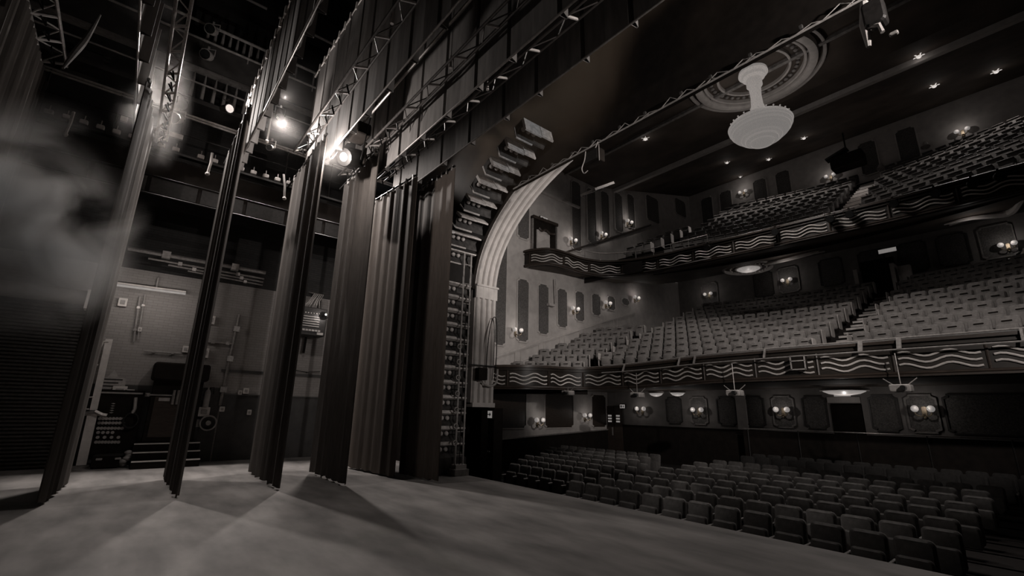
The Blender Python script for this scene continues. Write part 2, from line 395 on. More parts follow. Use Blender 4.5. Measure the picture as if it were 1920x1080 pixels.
# dark cabinet
ca, cb2 = aX(285, 690, XW+.6), aX(382, 860, XW+.6)
y0, y1 = .66, 1.84
t = thing('prompt_cabinet', 'tall black cabinet with a canopy top against the lit stage wall', 'cabinet', (XW+.35, 1.2, 0))
MB().bx((XW+.01, y0, .62), (XW+.5, y1, 2.3)).build('cabinet_body', 'black', t)
MB().rbox((XW+.37, 1.25, 2.55), (.7, 1.36, .5), .08, 3, 'X').build('canopy', 'black', t)
for s in (0, .18):
    q = aX(325+s*45, 745, XW+.55); MB().tube([(XW+.55, q.y, q.z-.2), (XW+.55, q.y, q.z+.2)], .035, 8).build('handle', 'steel', t, smooth=True)
q = aX(308, 749, XW+.52); MB().rbox((XW+.51, q.y, q.z), (.03, .26, .09), .01, 2, 'X').build('label_plate', 'tag', t)
q = aX(302, 741, XW+.52); MB().bx((XW+.5, q.y-.28, q.z-.015), (XW+.54, q.y+.3, q.z+.02)).build('shelf_edge', 'steel', t)
MB().bx((XW+.5, .75, .75), (XW+.515, 1.75, 1.85)).build('door', 'wood', t)
t = thing('access_steps', 'short black steps with pale nosings below the black cabinet', 'steps', (XW+.7, 1.2, 0))
for k in range(3):
    MB().bx((XW+.02, .5, .2*k), (XW+1.25-.3*k, 2.0, .2*k+.17)).build('step', 'black', t)
    MB().bx((XW+1.2-.3*k, .5, .2*k+.17), (XW+1.26-.3*k, 2.0, .2*k+.2)).build('nosing', 'nosing', t)
# fluorescent batten
a, b = aX(215, 534, XW+.18), aX(348, 551, XW+.18)
t = thing('fluorescent_light', 'long lit fluorescent tube fixed above the painted brick', 'light fitting', (a+b)/2)
MB().tube([a, b], .035, 10).build('tube', 'tube', t, smooth=True)
MB().box((a+b)/2+Vector((-.09, 0, .06)), (.12, (b-a).length, .07), rx=math.atan2((b-a).z, (b-a).y)).build('batten_case', 'white', t)
MB().tube([(a+b)/2+Vector((-.1, .1, .08)), (a+b)/2+Vector((-.1, .1, .4))], .03, 6).build('hanger', 'grey', t)
for k in range(5): plight('tube_light', a.lerp(b, (k+.5)/5)+Vector((.85, 0, -.35)), LB*16, 0)
# pipes bundle under the gallery
for i, (z, dx) in enumerate(((5.95, .5), (5.78, .42), (5.7, .36), (5.62, .34))):
    pipe(('thick bright service pipe, topmost of the bundle under the fly gallery', 'second service pipe down in the bundle under the fly gallery', 'third service pipe down in the bundle under the fly gallery', 'lowest service pipe in the bundle under the fly gallery')[i],
         [(XW+dx, -.6+.5*i, z), (XW+dx, 3.0, z-.02*i)], (.06, .03, .03, .025)[i], 'steel', name='service_pipe', group='service pipes under the gallery')
for i, (ya, yb, z) in enumerate(((-.5, 1.3, 5.95), (.1, 1.4, 5.6))):
    pass
# hung dimmer box
p0 = aX(582, 603, -16.3)
t = thing('speaker_cabinet', 'black louvred equipment box hung high between the third and fourth legs', 'equipment box', (p0.x, p0.y, p0.z-.5))
MB().rbox((-16.5, p0.y, p0.z), (.6, .98, .95), .03, 2, 'X').build('case', 'blackmetal', t)
for k in range(5): MB().bx((-16.2, p0.y-.36, p0.z-.18+k*.08), (-16.17, p0.y+.26, p0.z-.155+k*.08)).build('louvre', 'grey', t)
for k in range(8):
    MB().bx((-16.2, p0.y-.42+k*.09, p0.z+.26), (-16.17, p0.y-.38+k*.09, p0.z+.29)).build('indicator', 'tag', t)
    MB().bx((-16.2, p0.y-.46+k*.1, p0.z-.34), (-16.16, p0.y-.38+k*.1, p0.z-.28)).build('terminal', 'tag', t)
MB().bx((-16.2, p0.y+.22, p0.z-.44), (-16.16, p0.y+.42, p0.z-.36)).build('label_plate', 'tag', t)
MB().bx((XW+.01, p0.y-.25, p0.z-.3), (-16.8, p0.y+.25, p0.z+.3)).build('wall_bracket', 'blackmetal', t)
for k in range(6):
    MB().tube([(-16.5, p0.y-.3+k*.12, p0.z+.47), (-16.45, p0.y-.1+k*.07, p0.z+.7+.04*(k % 3)), (-16.6, p0.y+.1+k*.06, p0.z+1.05), (-17.15, p0.y+.05+k*.05, p0.z+1.2)], .018, 5).build('cable', 'grey', t, smooth=True)
pipe('dark cable tail hanging beneath the hung equipment box', [aX(574, 632, XW+.2), aX(571, 650, XW+.2), aX(569, 662, XW+.2)], .04, 'black', cat='cable', name='hanging_cable', clips=0)
p = aX(611, 590, -15.9)
t = thing('bulkhead_lamp', 'small bright lamp beside the hung equipment box', 'lamp', p)
MB().ball(p, .035, 10, 7).build('bulb', 'hot', t, smooth=True)
MB().tube([p+Vector((-.05, 0, 0)), p+Vector((-.2, .3, .05)), (XW, p.y+.4, p.z+.1)], .02, 6).build('bracket', 'blackmetal', t)
plight('bulkhead_lamp_light', p+Vector((.1, 0, 0)), 14, .0)
# ================================================================ FLY GALLERY
t = thing('fly_gallery', 'long dark fly gallery with a pipe rail along the far stage wall', 'gallery', (-16, 1, 7))
MB().bx((XW+.02, -6.6, 7.95), (-15.0, 7.2, 8.1)).build('deck', 'black', t)
MB().bx((-15.02, -6.6, 7.1), (-14.95, 7.2, 8.2)).build('fascia', 'black', t)
for i, (z, r) in enumerate(((9.74, .035), (9.66, .03), (9.1, .02))): MB().tube([(-15, -6.6, z), (-15, 7.2, z)], r, 8).build('rail', 'grey' if i < 2 else 'blackmetal', t, smooth=True)
for z, r in ((8.22, .02), (7.62, .018), (7.1, .02)): MB().tube([(-14.94, -6.6, z), (-14.94, 7.2, z)], r, 6).build('edge_strip', 'blackmetal', t)
for k in range(10): MB().tube([(-15, -5.6+k*1.4, 8.1), (-15, -5.6+k*1.4, 9.74)], .025, 6).build('post', 'blackmetal', t)
for k in range(11): MB().bx((-14.96, -5+k*1.15, 7.14), (-14.93, -5+k*1.15+1.05, 7.56)).build('panel', 'blackmetal', t)
# rope lock tags
def inst(o, loc):
    c = copy_tree(o); c.location = loc; return c
tp = None
gal = ['%s pale rope lock along the fly gallery rail, counted from the shutter end' % o for o in ORD]
for k in range(17):
    y = -2.6 + k*.32 if k < 9 else .55 + (k-9)*.34
    if tp is None:
        tp = thing('rope_lock', '', 'rope lock', (-14.9, y, 8.432), 'rope locks on the fly gallery')
        MB().rbox((0, 0, .1), (.1, .17, .12), .03, 2, 'X').build('lock_body', 'tag', tp, local=True)
        MB().tube([(0, 0, .16), (-.03, .0, .3)], .012, 6).build('lever', 'steel', tp, local=True)
        MB().bx((-.08, -.09, 0), (.0, .09, .04)).build('base_plate', 'blackmetal', tp, local=True)
        o = tp
    else: o = inst(tp, (-14.9, y, 8.432))
    o['label'] = gal[k]
MB().bx((-15.0, -6.6, 8.36), (-14.82, 7.2, 8.42)).build('lock_rail', 'blackmetal', bpy.data.objects['fly_gallery'])
for i, (xa, xb) in enumerate(((226, 239), (258, 280), (292, 343))):
    a, b = aX(xa, 222+.32*(xa-226), -14.82), aX(xb, 222+.32*(xb-226), -14.82)
    t = thing('strip_light', ('shortest of three pale strip lights on the fly gallery rail', 'middle of three pale strip lights on the fly gallery rail', 'longest of three pale strip lights on the fly gallery rail')[i], 'light fitting', (a+b)/2)
    MB().box((a+b)/2, (.1, (b-a).length, .14), rx=math.atan2((b-a).z, (b-a).y)).build('diffuser', 'tag', t)
    MB().box((a+b)/2+Vector((-.08, 0, .02)), (.06, (b-a).length*.96, .1), rx=math.atan2((b-a).z, (b-a).y)).build('batten_case', 'grey', t)
for i, (x0, y0, x1, y1) in enumerate(((138, 210, 122, 252), (398, 287, 389, 326), (532, 327, 533, 372), (512, 185, 500, 265))):
    a, b = aX(x0, y0, -14.7), aX(x1, y1, -14.7)
    t = thing('hanging_rope', ('pale rope tail hanging on the gallery beside the locks nearest the shutter', 'pale rope tail hanging on the gallery left of the second leg', 'pale rope tail hanging on the gallery between the second and third legs', 'long pale rope hanging above the gallery rail near the bright glow')[i], 'rope', b)
    MB().tube([a, a.lerp(b, .5)+Vector((.03, .02, 0)), b], .035, 6).build('rope', 'tag', t, smooth=True)
    MB().ball(b, .06, 8, 6).build('knot', 'tag', t)
# loading gallery with counterweights
t = thing('loading_gallery', 'upper loading gallery with pale rail high on the far stage wall', 'gallery', (-16, 1, 12.6))
MB().bx((XW+.02, -6, 12.55), (-15.9, 7.2, 12.75)).build('deck', 'grey', t)
MB().bx((-15.92, -6, 12.0), (-15.86, 7.2, 12.9)).build('fascia', 'dado', t)
MB().tube([(-15.85, -6, 13.55), (-15.85, 7.2, 13.55)], .05, 8).build('rail', 'grey', t)
MB().tube([(-15.85, -6, 12.95), (-15.85, 7.2, 12.95)], .04, 8).build('lower_rail', 'grey', t)
MB().bx((XW+.02, -6, 10.9), (-16.2, 7.2, 11.05)).build('lower_deck', 'dado', t)
MB().tube([(-16.2, -6, 11.6), (-16.2, 7.2, 11.6)], .03, 6).build('middle_rail', 'grey', t)
for k in range(6): MB().tube([(-15.88, -5+k*2.1, 12.75), (-15.88, -5+k*2.1, 13.55)], .03, 6).build('post', 'grey', t)
proto = None
for k in range(22):
    y = .1 + k*.21 if k < 14 else .0 + (k-14)*.3
    z = 12.76 if k < 14 else 11.06
    x = -16.15 if k < 14 else -16.5
    if proto is None:
        proto = thing('counterweight_rod', '', 'counterweight', (x, y, z), 'counterweights on the loading gallery')
        MB().lathe([(0, 0), (.055, 0), (.06, .1), (.05, .6), (.03, .95), (.008, 1.1), (0, 1.1)], (0, 0, 0), 10).build('weight_stack', 'grey', proto, local=True, smooth=True)
        MB().lathe([(0, .1), (.075, .1), (.075, .16), (0, .16)], (0, 0, 0), 10).build('collar', 'dado', proto, local=True)
        o = proto
    else: o = inst(proto, (x, y, z))
    o['label'] = '%s pale counterweight rod along the %s loading deck, counted from the shutter end' % (ORD[k if k < 14 else k-14], 'upper' if k < 14 else 'lower')
# lanterns hung on the galleries
def can(name, label, p, to, r=.14, l=.36, m='blackmetal', lit=False, cat='stage light', group=None, hang=.3):
    p = Vector(p); d = (Vector(to)-p).normalized()
    t = thing(name, label, cat, p, group)
    MB().tube([p-d*l*.5, p-d*l*.42, p+d*l*.5], [r*.55, r*.8, r], 12, cap=True).build('barrel', m, t, smooth=True)
    MB().tube([p+d*l*.5, p+d*l*.53], [r*.86, r*.86], 12).build('lens', 'hot' if lit else 'glass', t)
    s = d.cross(Vector((0, 0, 1))).normalized()*(r*1.15)
    MB().tube([p+s, p+s+Vector((0, 0, hang*.8)), p-s+Vector((0, 0, hang*.8)), p-s], .018, 6).build('yoke', m, t)
    MB().box(p+Vector((0, 0, hang*.9)), (.06, .06, hang*.3)).build('hanging_clamp', m, t)
    return t
for i, (x, y, X, l) in enumerate(((398, 57, -15.6, 'upper pale lantern on the loading gallery left of the counterweights'), (389, 104, -15.6, 'lower pale lantern on the loading gallery below the counterweights'), (331, 222, -14.8, 'pale lantern hung on the fly gallery pipe rail'), (508, 277, -14.8, 'small lantern under the gallery rail beyond the second leg'))):
    p = aX(x, y, X); can('gallery_lantern', l, p, p+Vector((1, -.5, -.6)), .17 if i < 3 else .1, .34, 'tag' if i < 3 else 'grey')
# steel beams at the wall side seen high up
for i, (y, z) in enumerate(((-3, 15.6), (2.0, 15.5))):
    pipe(('high dark pipe along the far wall above the loading gallery, upstage half', 'high dark pipe along the far wall above the loading gallery, downstage half')[i], [(-16.3, y, z), (-16.3, y+4.6, z)], .05, 'grey', name='gallery_pipe')
t = thing('wall_ladder', 'grey caged ladder with toothed edge on the dark upper stage wall', 'ladder', aX(165, 140, XW+.3))
a, b = aX(168, 98, XW+.3), aX(148, 145, XW+.3)
MB().prism([a+Vector((0, -.3, 0)), a+Vector((0, .35, .0)), b+Vector((0, .4, 0)), b+Vector((0, -.4, 0))], (0, 0, 0), (.06, 0, 0)).build('side_panel', 'dado', t)
for k in range(7):
    q = a.lerp(b, k/7)+Vector((.03, .4, 0)); MB().box(q, (.06, .16, .06)).build('rung', 'dado', t)
# ================================================================ SOFT MASKING
def pleat_profile(a, b, amp, pitch, seams=None, seed=1):
    a, b = Vector(a), Vector(b); L = (b-a).length; d = (b-a)/L; nrm = Vector((-d.y, d.x, 0)); rr = random.Random(seed)
    pts = []; s = 0
    if seams:      # flat panels with deep narrow folds
        nxt = seams*rr.uniform(.5, 1)
        while s < L:
            pts.append(a+d*s)
            if nxt - .06 < L and s < nxt:
                mid = (s+nxt)/2; pts.append(a+d*mid+nrm*rr.uniform(-.03, .03))
                pts += [a+d*(nxt-.05)+nrm*.02, a+d*(nxt-.01)+nrm*-.14, a+d*(nxt+.02)+nrm*-.14, a+d*(nxt+.05)+nrm*.03]
                s = nxt+.08; nxt += seams*rr.uniform(.8, 1.15)
            else: break
        pts.append(b)
    else:
        n = max(2, int(L/pitch*6))
        for i in range(n+1):
            u = L*i/n; w = math.sin(2*PI*u/pitch+seed) + .5*math.sin(2*PI*u/pitch*1.73+seed*2.1)
            pts.append(a+d*u+nrm*(amp*w))
    return pts, nrm
def drape(pts, nrm, z0, z1, th=.02, nz=5, jit=.0, seed=3, belly=1.0):
    rr = random.Random(seed); mb = MB(); rings = []
    hem = [rr.uniform(0, jit) for _ in pts]
    ring2 = []
    for k in range(nz+1):
        f = k/nz; rings_k = []
        for i, p in enumerate(pts):
            z = z0+hem[i]*(1-f) + (z1-z0-hem[i]*(1-f))*f
            rings_k.append(Vector((p.x, p.y, z)))
        back = [v - nrm*th for v in reversed(rings_k)]
        ring2.append(rings_k + back)
    return mb.loft(ring2, closed=True, cap=True)
LEGS = [  # near end (x,y), far end, label words
    ((-11.1, -.72), (-13.7, -.55), 'narrow black leg curtain nearest the roller shutter side of the stage'),
    ((-10.66, 1.08), (-13.5, 1.08), 'slim black leg curtain hanging in front of the black cabinet and lit brick'),
    ((-10.65, 2.76), (-13.8, 2.8), 'third black leg curtain, hanging in line left of the hung equipment box'),
    ((-10.5, 4.03), (-12.9, 4.07), 'fourth black leg curtain, hanging in line right of the hung equipment box'),
    ((-11.02, 5.42), (-13.6, 5.2), 'broad black leg curtain hiding the wing next to the proscenium'),
    ((-9.75, 5.9), (-11.6, 5.86), 'short-width black leg curtain overlapping the broad one by the proscenium'),
]
for i, (a, b, lab) in enumerate(LEGS):
    a3, b3 = Vector((*a, 0)), Vector((*b, 0))
    zt = 8.08 if i < 5 else 8.0
    t = thing('leg_curtain', lab, 'stage curtain', (a3+b3)/2, 'leg curtains in the wings')
    pts, n = pleat_profile(a3, b3, .028 if i == 0 else .04 if i < 4 else .018, .42, seed=i+1)
    drape(pts, n, .025, zt, jit=.05, seed=i).build('cloth', 'cloth' if i < 4 else 'hazeserge', t, smooth=True)
    d = (b3-a3).normalized()
    MB().tube([a3-d*.0+Vector((0, 0, zt+.06)), b3+d*.5+Vector((0, 0, zt+.06))], .03, 8).build('batten', 'blackmetal', t)
    for k in range(7):
        p = a3.lerp(b3, (k+.4)/7)+Vector((0, 0, zt+.03)); MB().box(p, (.04, .09, .16), rz=.3*k).build('tie', 'grey', t)
# borders: wide cloths across the stage
BORD = [  # y, z0, z1, xl, label
    (-.9, 8.15, 9.6, -14.0, 'narrow dark border cloth high above the leg nearest the shutter'),
    (1.3, 7.75, 9.9, -13.4, 'first tall lit border cloth, above the slim second leg'),
    (2.97, 7.78, 11.75, -13.3, 'second and tallest lit border cloth, above the third leg'),
    (4.3, 7.75, 11.9, -13.0, 'third lit border cloth, above the fourth leg'),
    (5.63, 8.12, 11.2, -13.1, 'last border cloth before the proscenium, with a bright pipe along its hem'),
]
for i, (y, z0, z1, xl, lab) in enumerate(BORD):
    t = thing('border_curtain', lab, 'stage curtain', (xl/2, y, z0), 'borders over the stage')
    pts, n = pleat_profile((3, y, 0), (xl, y, 0), .03, .5, seams=(.9, .62, .95, 1.15, 1.25)[i], seed=11+i)
    drape(pts, n, z0, z1, seed=i, nz=2).build('cloth', 'border', t)
    MB().tube([(3, y, z1+.05), (xl-.4, y, z1+.05)], .035, 8).build('batten', 'alu', t)
    MB().tube([(3, y-.02, z0-.02), (xl, y-.02, z0-.02)], .022, 8).build('hem_pipe', 'steel', t)
    for k in range(18):
        x = xl+.15+k*.42; MB().box((x, y, z1+.05), (.07, .1, .2), ry=.2*(k % 3)).build('tie', 'tape', t)
# lighting trusses
def truss(lab, y, z, x0, x1, w=.3, wires=(), rungs=1.0, dz=.12, tm='trussblack'):
    t = thing('lighting_truss', lab, 'truss', ((x0+x1)/2, y, z), 'ladder trusses over the stage')
    MB().tube([(x0, y-w/2, z), (x1, y-w/2, z)], .028, 8).build('chord', tm, t, smooth=True)
    MB().tube([(x0, y+w/2, z+dz), (x1, y+w/2, z+dz)], .028, 8).build('chord', tm, t, smooth=True)
    n = int((x1-x0)/rungs)
    mb = MB()
    for k in range(n+1):
        x = x0+.1+k*rungs
        if x > x1: break
        MB().tube([(x, y-w/2, z), (x, y+w/2, z+dz)], .026, 6).build('rung', 'tape', t)  # pale rungs: the light they catch put into the colour
        if k < n:
            mb.tube([(x, y-w/2, z), (x+rungs/2, y+w/2, z+dz)], .014, 5); mb.tube([(x+rungs/2, y+w/2, z+dz), (x+rungs, y-w/2, z)], .014, 5)
    mb.build('lattice', tm, t)
    for k in range(8):
        x = x0+.2+k*.45; MB().tube([(x, y, z+.1), (x+.05, y+.05, z-.12), (x+.12, y-.03, z-.02)], .018, 5).build('hanging_cable', 'blackmetal', t)
    for x in wires:
        MB().tube([(x, y, z+.1), (x, y, 19.9)], .008, 5).build('hoist_wire', 'steel', t)
        MB().tube([(x, y, z+.05), (x, y, z+.35)], [.035, .012], 6).build('hanging_shackle', 'tape', t)
    return t
truss('ladder truss over the backcloth at the dark upstage edge', -2.2, 8.1, -11.9, 2.5, .34, rungs=.75, tm='alu')
truss('ladder truss hung beside the narrow leg nearest the shutter', -.36, 8.15, -14.0, 2.5, .2, rungs=.8, tm='alu')
truss('ladder truss in front of the second and tallest border', 2.5, 8.1, -12.0, 3, .3, (-6.5, 1), rungs=1.0)
truss('ladder truss between the moving light and the third border', 3.86, 8.1, -12.5, 3, .3, (-6.75, 0.5), rungs=1.0)
truss('ladder truss nearest the proscenium, in front of the last border', 4.95, 8.3, -12.6, 3, .3, (-7.0, 0), rungs=1.0)
# lighting bar with the moving light
t = thing('lighting_bar', 'dark pipe carrying the moving light between two ladder trusses', 'pipe', (-9, 3.3, 8.62))
MB().tube([(-12.6, 3.5, 8.62), (3, 3.5, 8.62)], .03, 8).build('pipe', 'alu', t, smooth=True)
for k in range(5): MB().tube([(-12+k*.5, 3.4, 8.6), (-12+k*.5, 3.6, 8.66)], .02, 6).build('clamp', 'tape', t)
MB().tube([(-12.6, 3.42, 8.5), (-10, 3.42, 8.5)], .02, 6).build('cable_bar', 'alu', t)
p = Vector((-10.35, 3.45, 8.32))
t = thing('moving_light', 'black moving-head light glowing as it hangs among the trusses', 'stage light', p)
MB().rbox(p+Vector((0, 0, -.02)), (.62, .36, .34), .06, 3, 'Y').build('base_box', 'black', t)
for s in (-.26, .26): MB().rbox(p+Vector((-.35+s*.3, s, -.38)), (.2, .07, .6), .03, 2, 'X').build('yoke_arm', 'black', t)
h = p+Vector((-.42, 0, -.52)); d = (Vector((-6, -1.0, 1.0))-h).normalized(); d = Vector((.45, -.7, -.4)).normalized()
MB().tube([h-d*.34, h-d*.28, h+d*.1, h+d*.3], [.16, .24, .25, .22], 14).build('head', 'blackmetal', t, smooth=True)
MB().tube([h+d*.3, h+d*.32], [.11, .11], 14).build('lens', 'hot', t)
for s in (-.1, .1): MB().box(p+Vector((s, 0, .2)), (.06, .1, .1)).build('hanging_clamp', 'steel', t)
MB().tube([p+Vector((.2, .1, -.1)), p+Vector((.35, .1, .3)), p+Vector((.25, .05, -.5)), p+Vector((.3, 0, -.9))], .015, 5).build('cable', 'blackmetal', t, smooth=True)
plight('moving_light_beam', h+d*.85, LM, .04)
# wall-side lights on the gallery
def gl(lab, p, to, power, lit=False, r=.13, ang=150):
    can('gallery_floodlight', lab, p, to, r, .34, 'blackmetal', lit, group=None)
    d = (Vector(to)-Vector(p)).normalized()
    slight('gallery_flood_beam', Vector(p)+d*.3, to, power, ang, .6, .09)
gl('bright floodlight at the head of the slim second leg', (-13.95, .85, 9.75), (-9.5, 3.0, 8.5), LG[0], True, ang=165)
gl('floodlight on the gallery whose glow hangs in haze between two legs', (-14.6, 2.3, 10.6), (-8.5, 2.6, 0), LG[1], ang=105)
plight('gallery_flood_glow', (-14.2, 2.3, 11.0), LG[2], 0)
gl('floodlight on the gallery behind the fourth leg', (-14.7, 4.75, 9.9), (-7.5, 2.2, 0), LG[3], ang=105)
gl('floodlight on the gallery behind the narrow leg', (-14.7, -.15, 9.9), (-7, 2.0, 0), LG[4], ang=105)
gl('floodlight on the gallery near the proscenium corner', (-14.7, 6.55, 9.7), (-5.5, 6.75, 9.0), LG[5], ang=60)
t = thing('added_lighting_boom', 'unseen black boom stand of floodlights added to light the seats', 'added light stand', (2.9, 6.3, 0))  # unseen boom, added to throw light onto the seats and arch
MB().tube([(2.9, 6.3, .03), (2.9, 6.3, 7.0)], .03, 8).build('pole', 'blackmetal', t)
MB().lathe([(0, 0), (.35, 0), (.35, .03), (.05, .06), (0, .06)], (2.9, 6.3, 0), 16).build('base_plate', 'blackmetal', t)
for k, (z, to, pw, ang) in enumerate(((6.2, (-2.6, 16.6, 3.2), LA[0], 34), (5.55, (-9.0, 16.0, 3.2), LA[0]*1.5, 36), (4.9, (-15.6, 12.4, 7.2), LA[1], 37), (4.0, (-10.9, 7.2, 4.2), LA[2], 36), (6.75, (-6.5, 6.75, 8.6), LA[3], 50))):
    p = Vector((2.9, 6.3, z)); d = (Vector(to)-p).normalized()
    can('added_boom_floodlight', '%s floodlight from the top of the unseen boom stand added to light the seats' % ORD[k], p+d*.3, to, .15, .3, 'blackmetal', True)
    slight('added_boom_beam', p+d*.6, to, pw, ang, .7, .1)
# backcloth at the upstage edge
t = thing('backcloth', 'black pleated backcloth hanging under the truss at the upstage edge', 'stage curtain', (-5, -2.3, 0))
pts, n = pleat_profile((2.5, -2.3, 0), (-11.9, -2.25, 0), .035, .17, seed=5)
drape(pts, n, .03, 7.7, jit=.02, seed=9, nz=3).build('cloth', 'cloth', t, smooth=True)
MB().tube([(2.5, -2.3, 7.75), (-11.9, -2.3, 7.75)], .03, 8).build('batten', 'blackmetal', t)
for k in range(14): MB().box((-11.7+k*.5, -2.3, 7.73), (.05, .1, .16)).build('tie', 'tape', t)
a, b = aY(188, 28, -1.4), aY(118, 128, -1.4)
t = thing('hanging_rope', 'slack grey rope swag crossing the dark upper corner by the upstage truss', 'rope', b)
MB().tube(spline([a, a.lerp(b, .4)+Vector((0, 0, -.12)), a.lerp(b, .7)+Vector((0, 0, -.05)), b], 5), [.015+.03*math.sin(PI*i/15) for i in range(16)], 8).build('rope', 'rope', t, smooth=True)
# ================================================================ PROSCENIUM
def apath(off=0, xmax=-7.9, z0=1.8, n=26):   # arch path (x,z,nx,nz): normal points into the opening
    out = [(-10.9+off, z, 1, 0) for z in (z0, 3, 4.2, 5.1)]
    for i in range(1, n+1):
        th = (PI/2)*i/n
        x = -5.3-5.6*math.cos(th); z = 5.1+3.45*math.sin(th)
        nx, nz = math.cos(th)/5.6, -math.sin(th)/3.45; l = math.hypot(nx, nz); nx /= l; nz /= l
        out.append((x+nx*off, z+nz*off, nx, nz))
        if x > xmax: break
    return out
def arch_band(profile, xmax=-7.9, z0=1.8, z1=None):   # profile: (depth into opening, y)
    rings = []
    for x, z, nx, nz in apath(0, xmax, z0):
        if z1 and z > z1: break
        rings.append([(x+nx*o, y, z+nz*o) for o, y in profile])
    return MB().loft(rings, closed=True, cap=True)
t = thing('proscenium_arch', 'pale moulded plaster proscenium arch with raised ribs beside the auditorium', 'arch', (-10.9, 7.9, 1.8))
arch_band([(-.2, 7.52), (0, 7.52), (0, 8.3), (-.2, 8.3)]).build('reveal_band', 'plaster', t, smooth=True)
for k, y in enumerate((7.54, 7.74, 7.94, 8.14)):
    arch_band([(-.02, y), (.05, y+.005), (.085, y+.03), (.085, y+.10), (.05, y+.125), (-.02, y+.13)]).build('rib', 'plaster', t, smooth=True)
MB().bx((-11.0, 7.52, 4.85), (-10.82, 8.3, 5.22)).bx((-11, 7.515, 5.2), (-10.78, 8.32, 5.26)).build('impost_block', 'plaster', t)
MB().bx((-11.1, 7.52, 1.72), (-10.8, 8.3, 1.84)).build('foot_moulding', 'plaster', t)
t = thing('cable_bracket', 'black bracket box with looped cables low on the proscenium moulding', 'bracket', (-10.7, 7.7, 2.6))
MB().rbox((-10.66, 7.68, 2.62), (.2, .3, .34), .02, 2, 'X').build('box', 'black', t)
MB().tube([(-10.7, 7.3, 2.86), (-10.7, 8.25, 2.86)], .02, 6).build('arm', 'blackmetal', t)
MB().tube(spline([(-10.66, 8.16, 2.5), (-10.66, 8.2, 3.2), (-10.66, 8.18, 4.1), (-10.66, 8.08, 4.3), (-10.66, 7.95, 4.0), (-10.66, 7.86, 3.2), (-10.66, 7.85, 2.5)], 5), .014, 6).build('conduit', 'blackmetal', t, smooth=True)
MB().tube(spline([(-10.7, 7.75, 2.4), (-10.66, 8.0, 2.3), (-10.7, 8.25, 2.42), (-10.72, 8.3, 2.8)], 5), .03, 6).build('cable', 'grey', t, smooth=True)
# stepped plaster cove on the stage side
t = thing('stepped_cove', 'tall stack of stepped plaster cove units with knobs lining the proscenium opening', 'plasterwork', (-11.1, 7, .4))
lev = [(-11.0, .62+.4*k, 1, 0) for k in range(12)]
for i in range(1, 9):
    th = (PI/2)*(.06+i*.085); nx, nz = math.cos(th)/5.6, -math.sin(th)/3.45; l = math.hypot(nx, nz)
    lev.append((-5.4-5.6*math.cos(th), 5.2+3.45*math.sin(th), nx/l, nz/l))
for k, (x, z, nx, nz) in enumerate(lev):
    ex = Vector((nx, 0, nz)); ez = Vector((-nz, 0, nx))  # outward into the opening, along the path
    c = Vector((x, 0, z))
    def P(o, s, y): v = c+ex*o+ez*s; return (v.x, y, v.z)
    def half(y0, y1, o):
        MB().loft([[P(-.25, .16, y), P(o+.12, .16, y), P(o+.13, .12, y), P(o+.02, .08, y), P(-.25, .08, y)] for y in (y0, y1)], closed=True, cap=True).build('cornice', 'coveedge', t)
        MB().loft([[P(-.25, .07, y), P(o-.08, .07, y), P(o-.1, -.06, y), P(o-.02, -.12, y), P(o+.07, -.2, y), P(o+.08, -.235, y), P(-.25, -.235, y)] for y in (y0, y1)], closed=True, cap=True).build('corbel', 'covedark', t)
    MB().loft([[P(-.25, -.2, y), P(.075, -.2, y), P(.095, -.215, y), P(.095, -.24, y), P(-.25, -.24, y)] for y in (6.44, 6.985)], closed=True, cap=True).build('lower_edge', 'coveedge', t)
    half(6.45, 6.98, 0)
    half(7.0, 7.4, -.05)
    for q in range(3):
        MB().ball(P(-.04, .0, 6.53+q*.17),   .062, 8, 6).build('knob', 'coveedge', t, smooth=True)
MB().bx((-11.35, 6.4, .0), (-10.86, 7.42, .42)).build('plinth', 'dado', t)
MB().bx((-11.5, 6.42, .4), (-11.22, 7.42, 5.3)).build('backing', 'blackmetal', t)
t = thing('pipe_ladder', 'pair of vertical pipes with rungs standing before the stepped cove', 'pipes', (-10.75, 7.1, .0))
for y in (6.98, 7.22): MB().tube([(-10.72, y, .02), (-10.72, y, 6.05)], .026, 8).build('pipe', 'grey', t, smooth=True)
MB().tube([(-10.7, 7.1, .02), (-10.7, 7.1, 4.6)], .012, 6).build('cable', 'blackmetal', t)
for k in range(10): MB().tube([(-10.72, 6.98, .5+k*.58), (-10.72, 7.22, .5+k*.58)], .014, 6).build('rung', 'grey', t)
for k in range(7): MB().lathe([(.05, -.03), (.075, -.03), (.075, .03), (.05, .03), (.05, -.03)], (-10.7, 6.93, .8+k*.42), 10, 'X').build('hook_ring', 'grey', t)
t = thing('proscenium_plinth', 'pale stepped plinth block on the stage floor at the cove foot', 'plinth', (-10.6, 7.3, 0))
MB().bx((-10.86, 6.85, 0), (-10.5, 7.28, .16)).build('lower_step', 'plasterdark', t)
MB().bx((-10.86, 6.95, .16), (-10.62, 7.28, .26)).build('upper_step', 'plaster', t)
t = thing('torn_curtain_edge', 'torn pale edge of a gathered curtain beside the top of the stepped cove', 'stage curtain', (-11.6, 6.2, 4.6))
pts, n = pleat_profile((-11.42, 6.22, 0), (-11.9, 6.05, 0), .04, .16, seed=2)
drape(pts, n, 4.5, 6.4, jit=.3, nz=4).build('cloth', 'cloth', t, smooth=True)
t = thing('masking_flat', 'tall dark flat standing against the stepped cove next to the last leg', 'flat', (-11.3, 6.25, 0))
MB().bx((-11.75, 6.32, .0), (-10.95, 6.37, 4.7)).build('panel', 'velour', t)
MB().bx((-11.7, 6.28, .0), (-11.62, 6.32, 4.5)).bx((-11.08, 6.28, 0), (-11.0, 6.32, 4.5)).build('stile', 'wood', t)
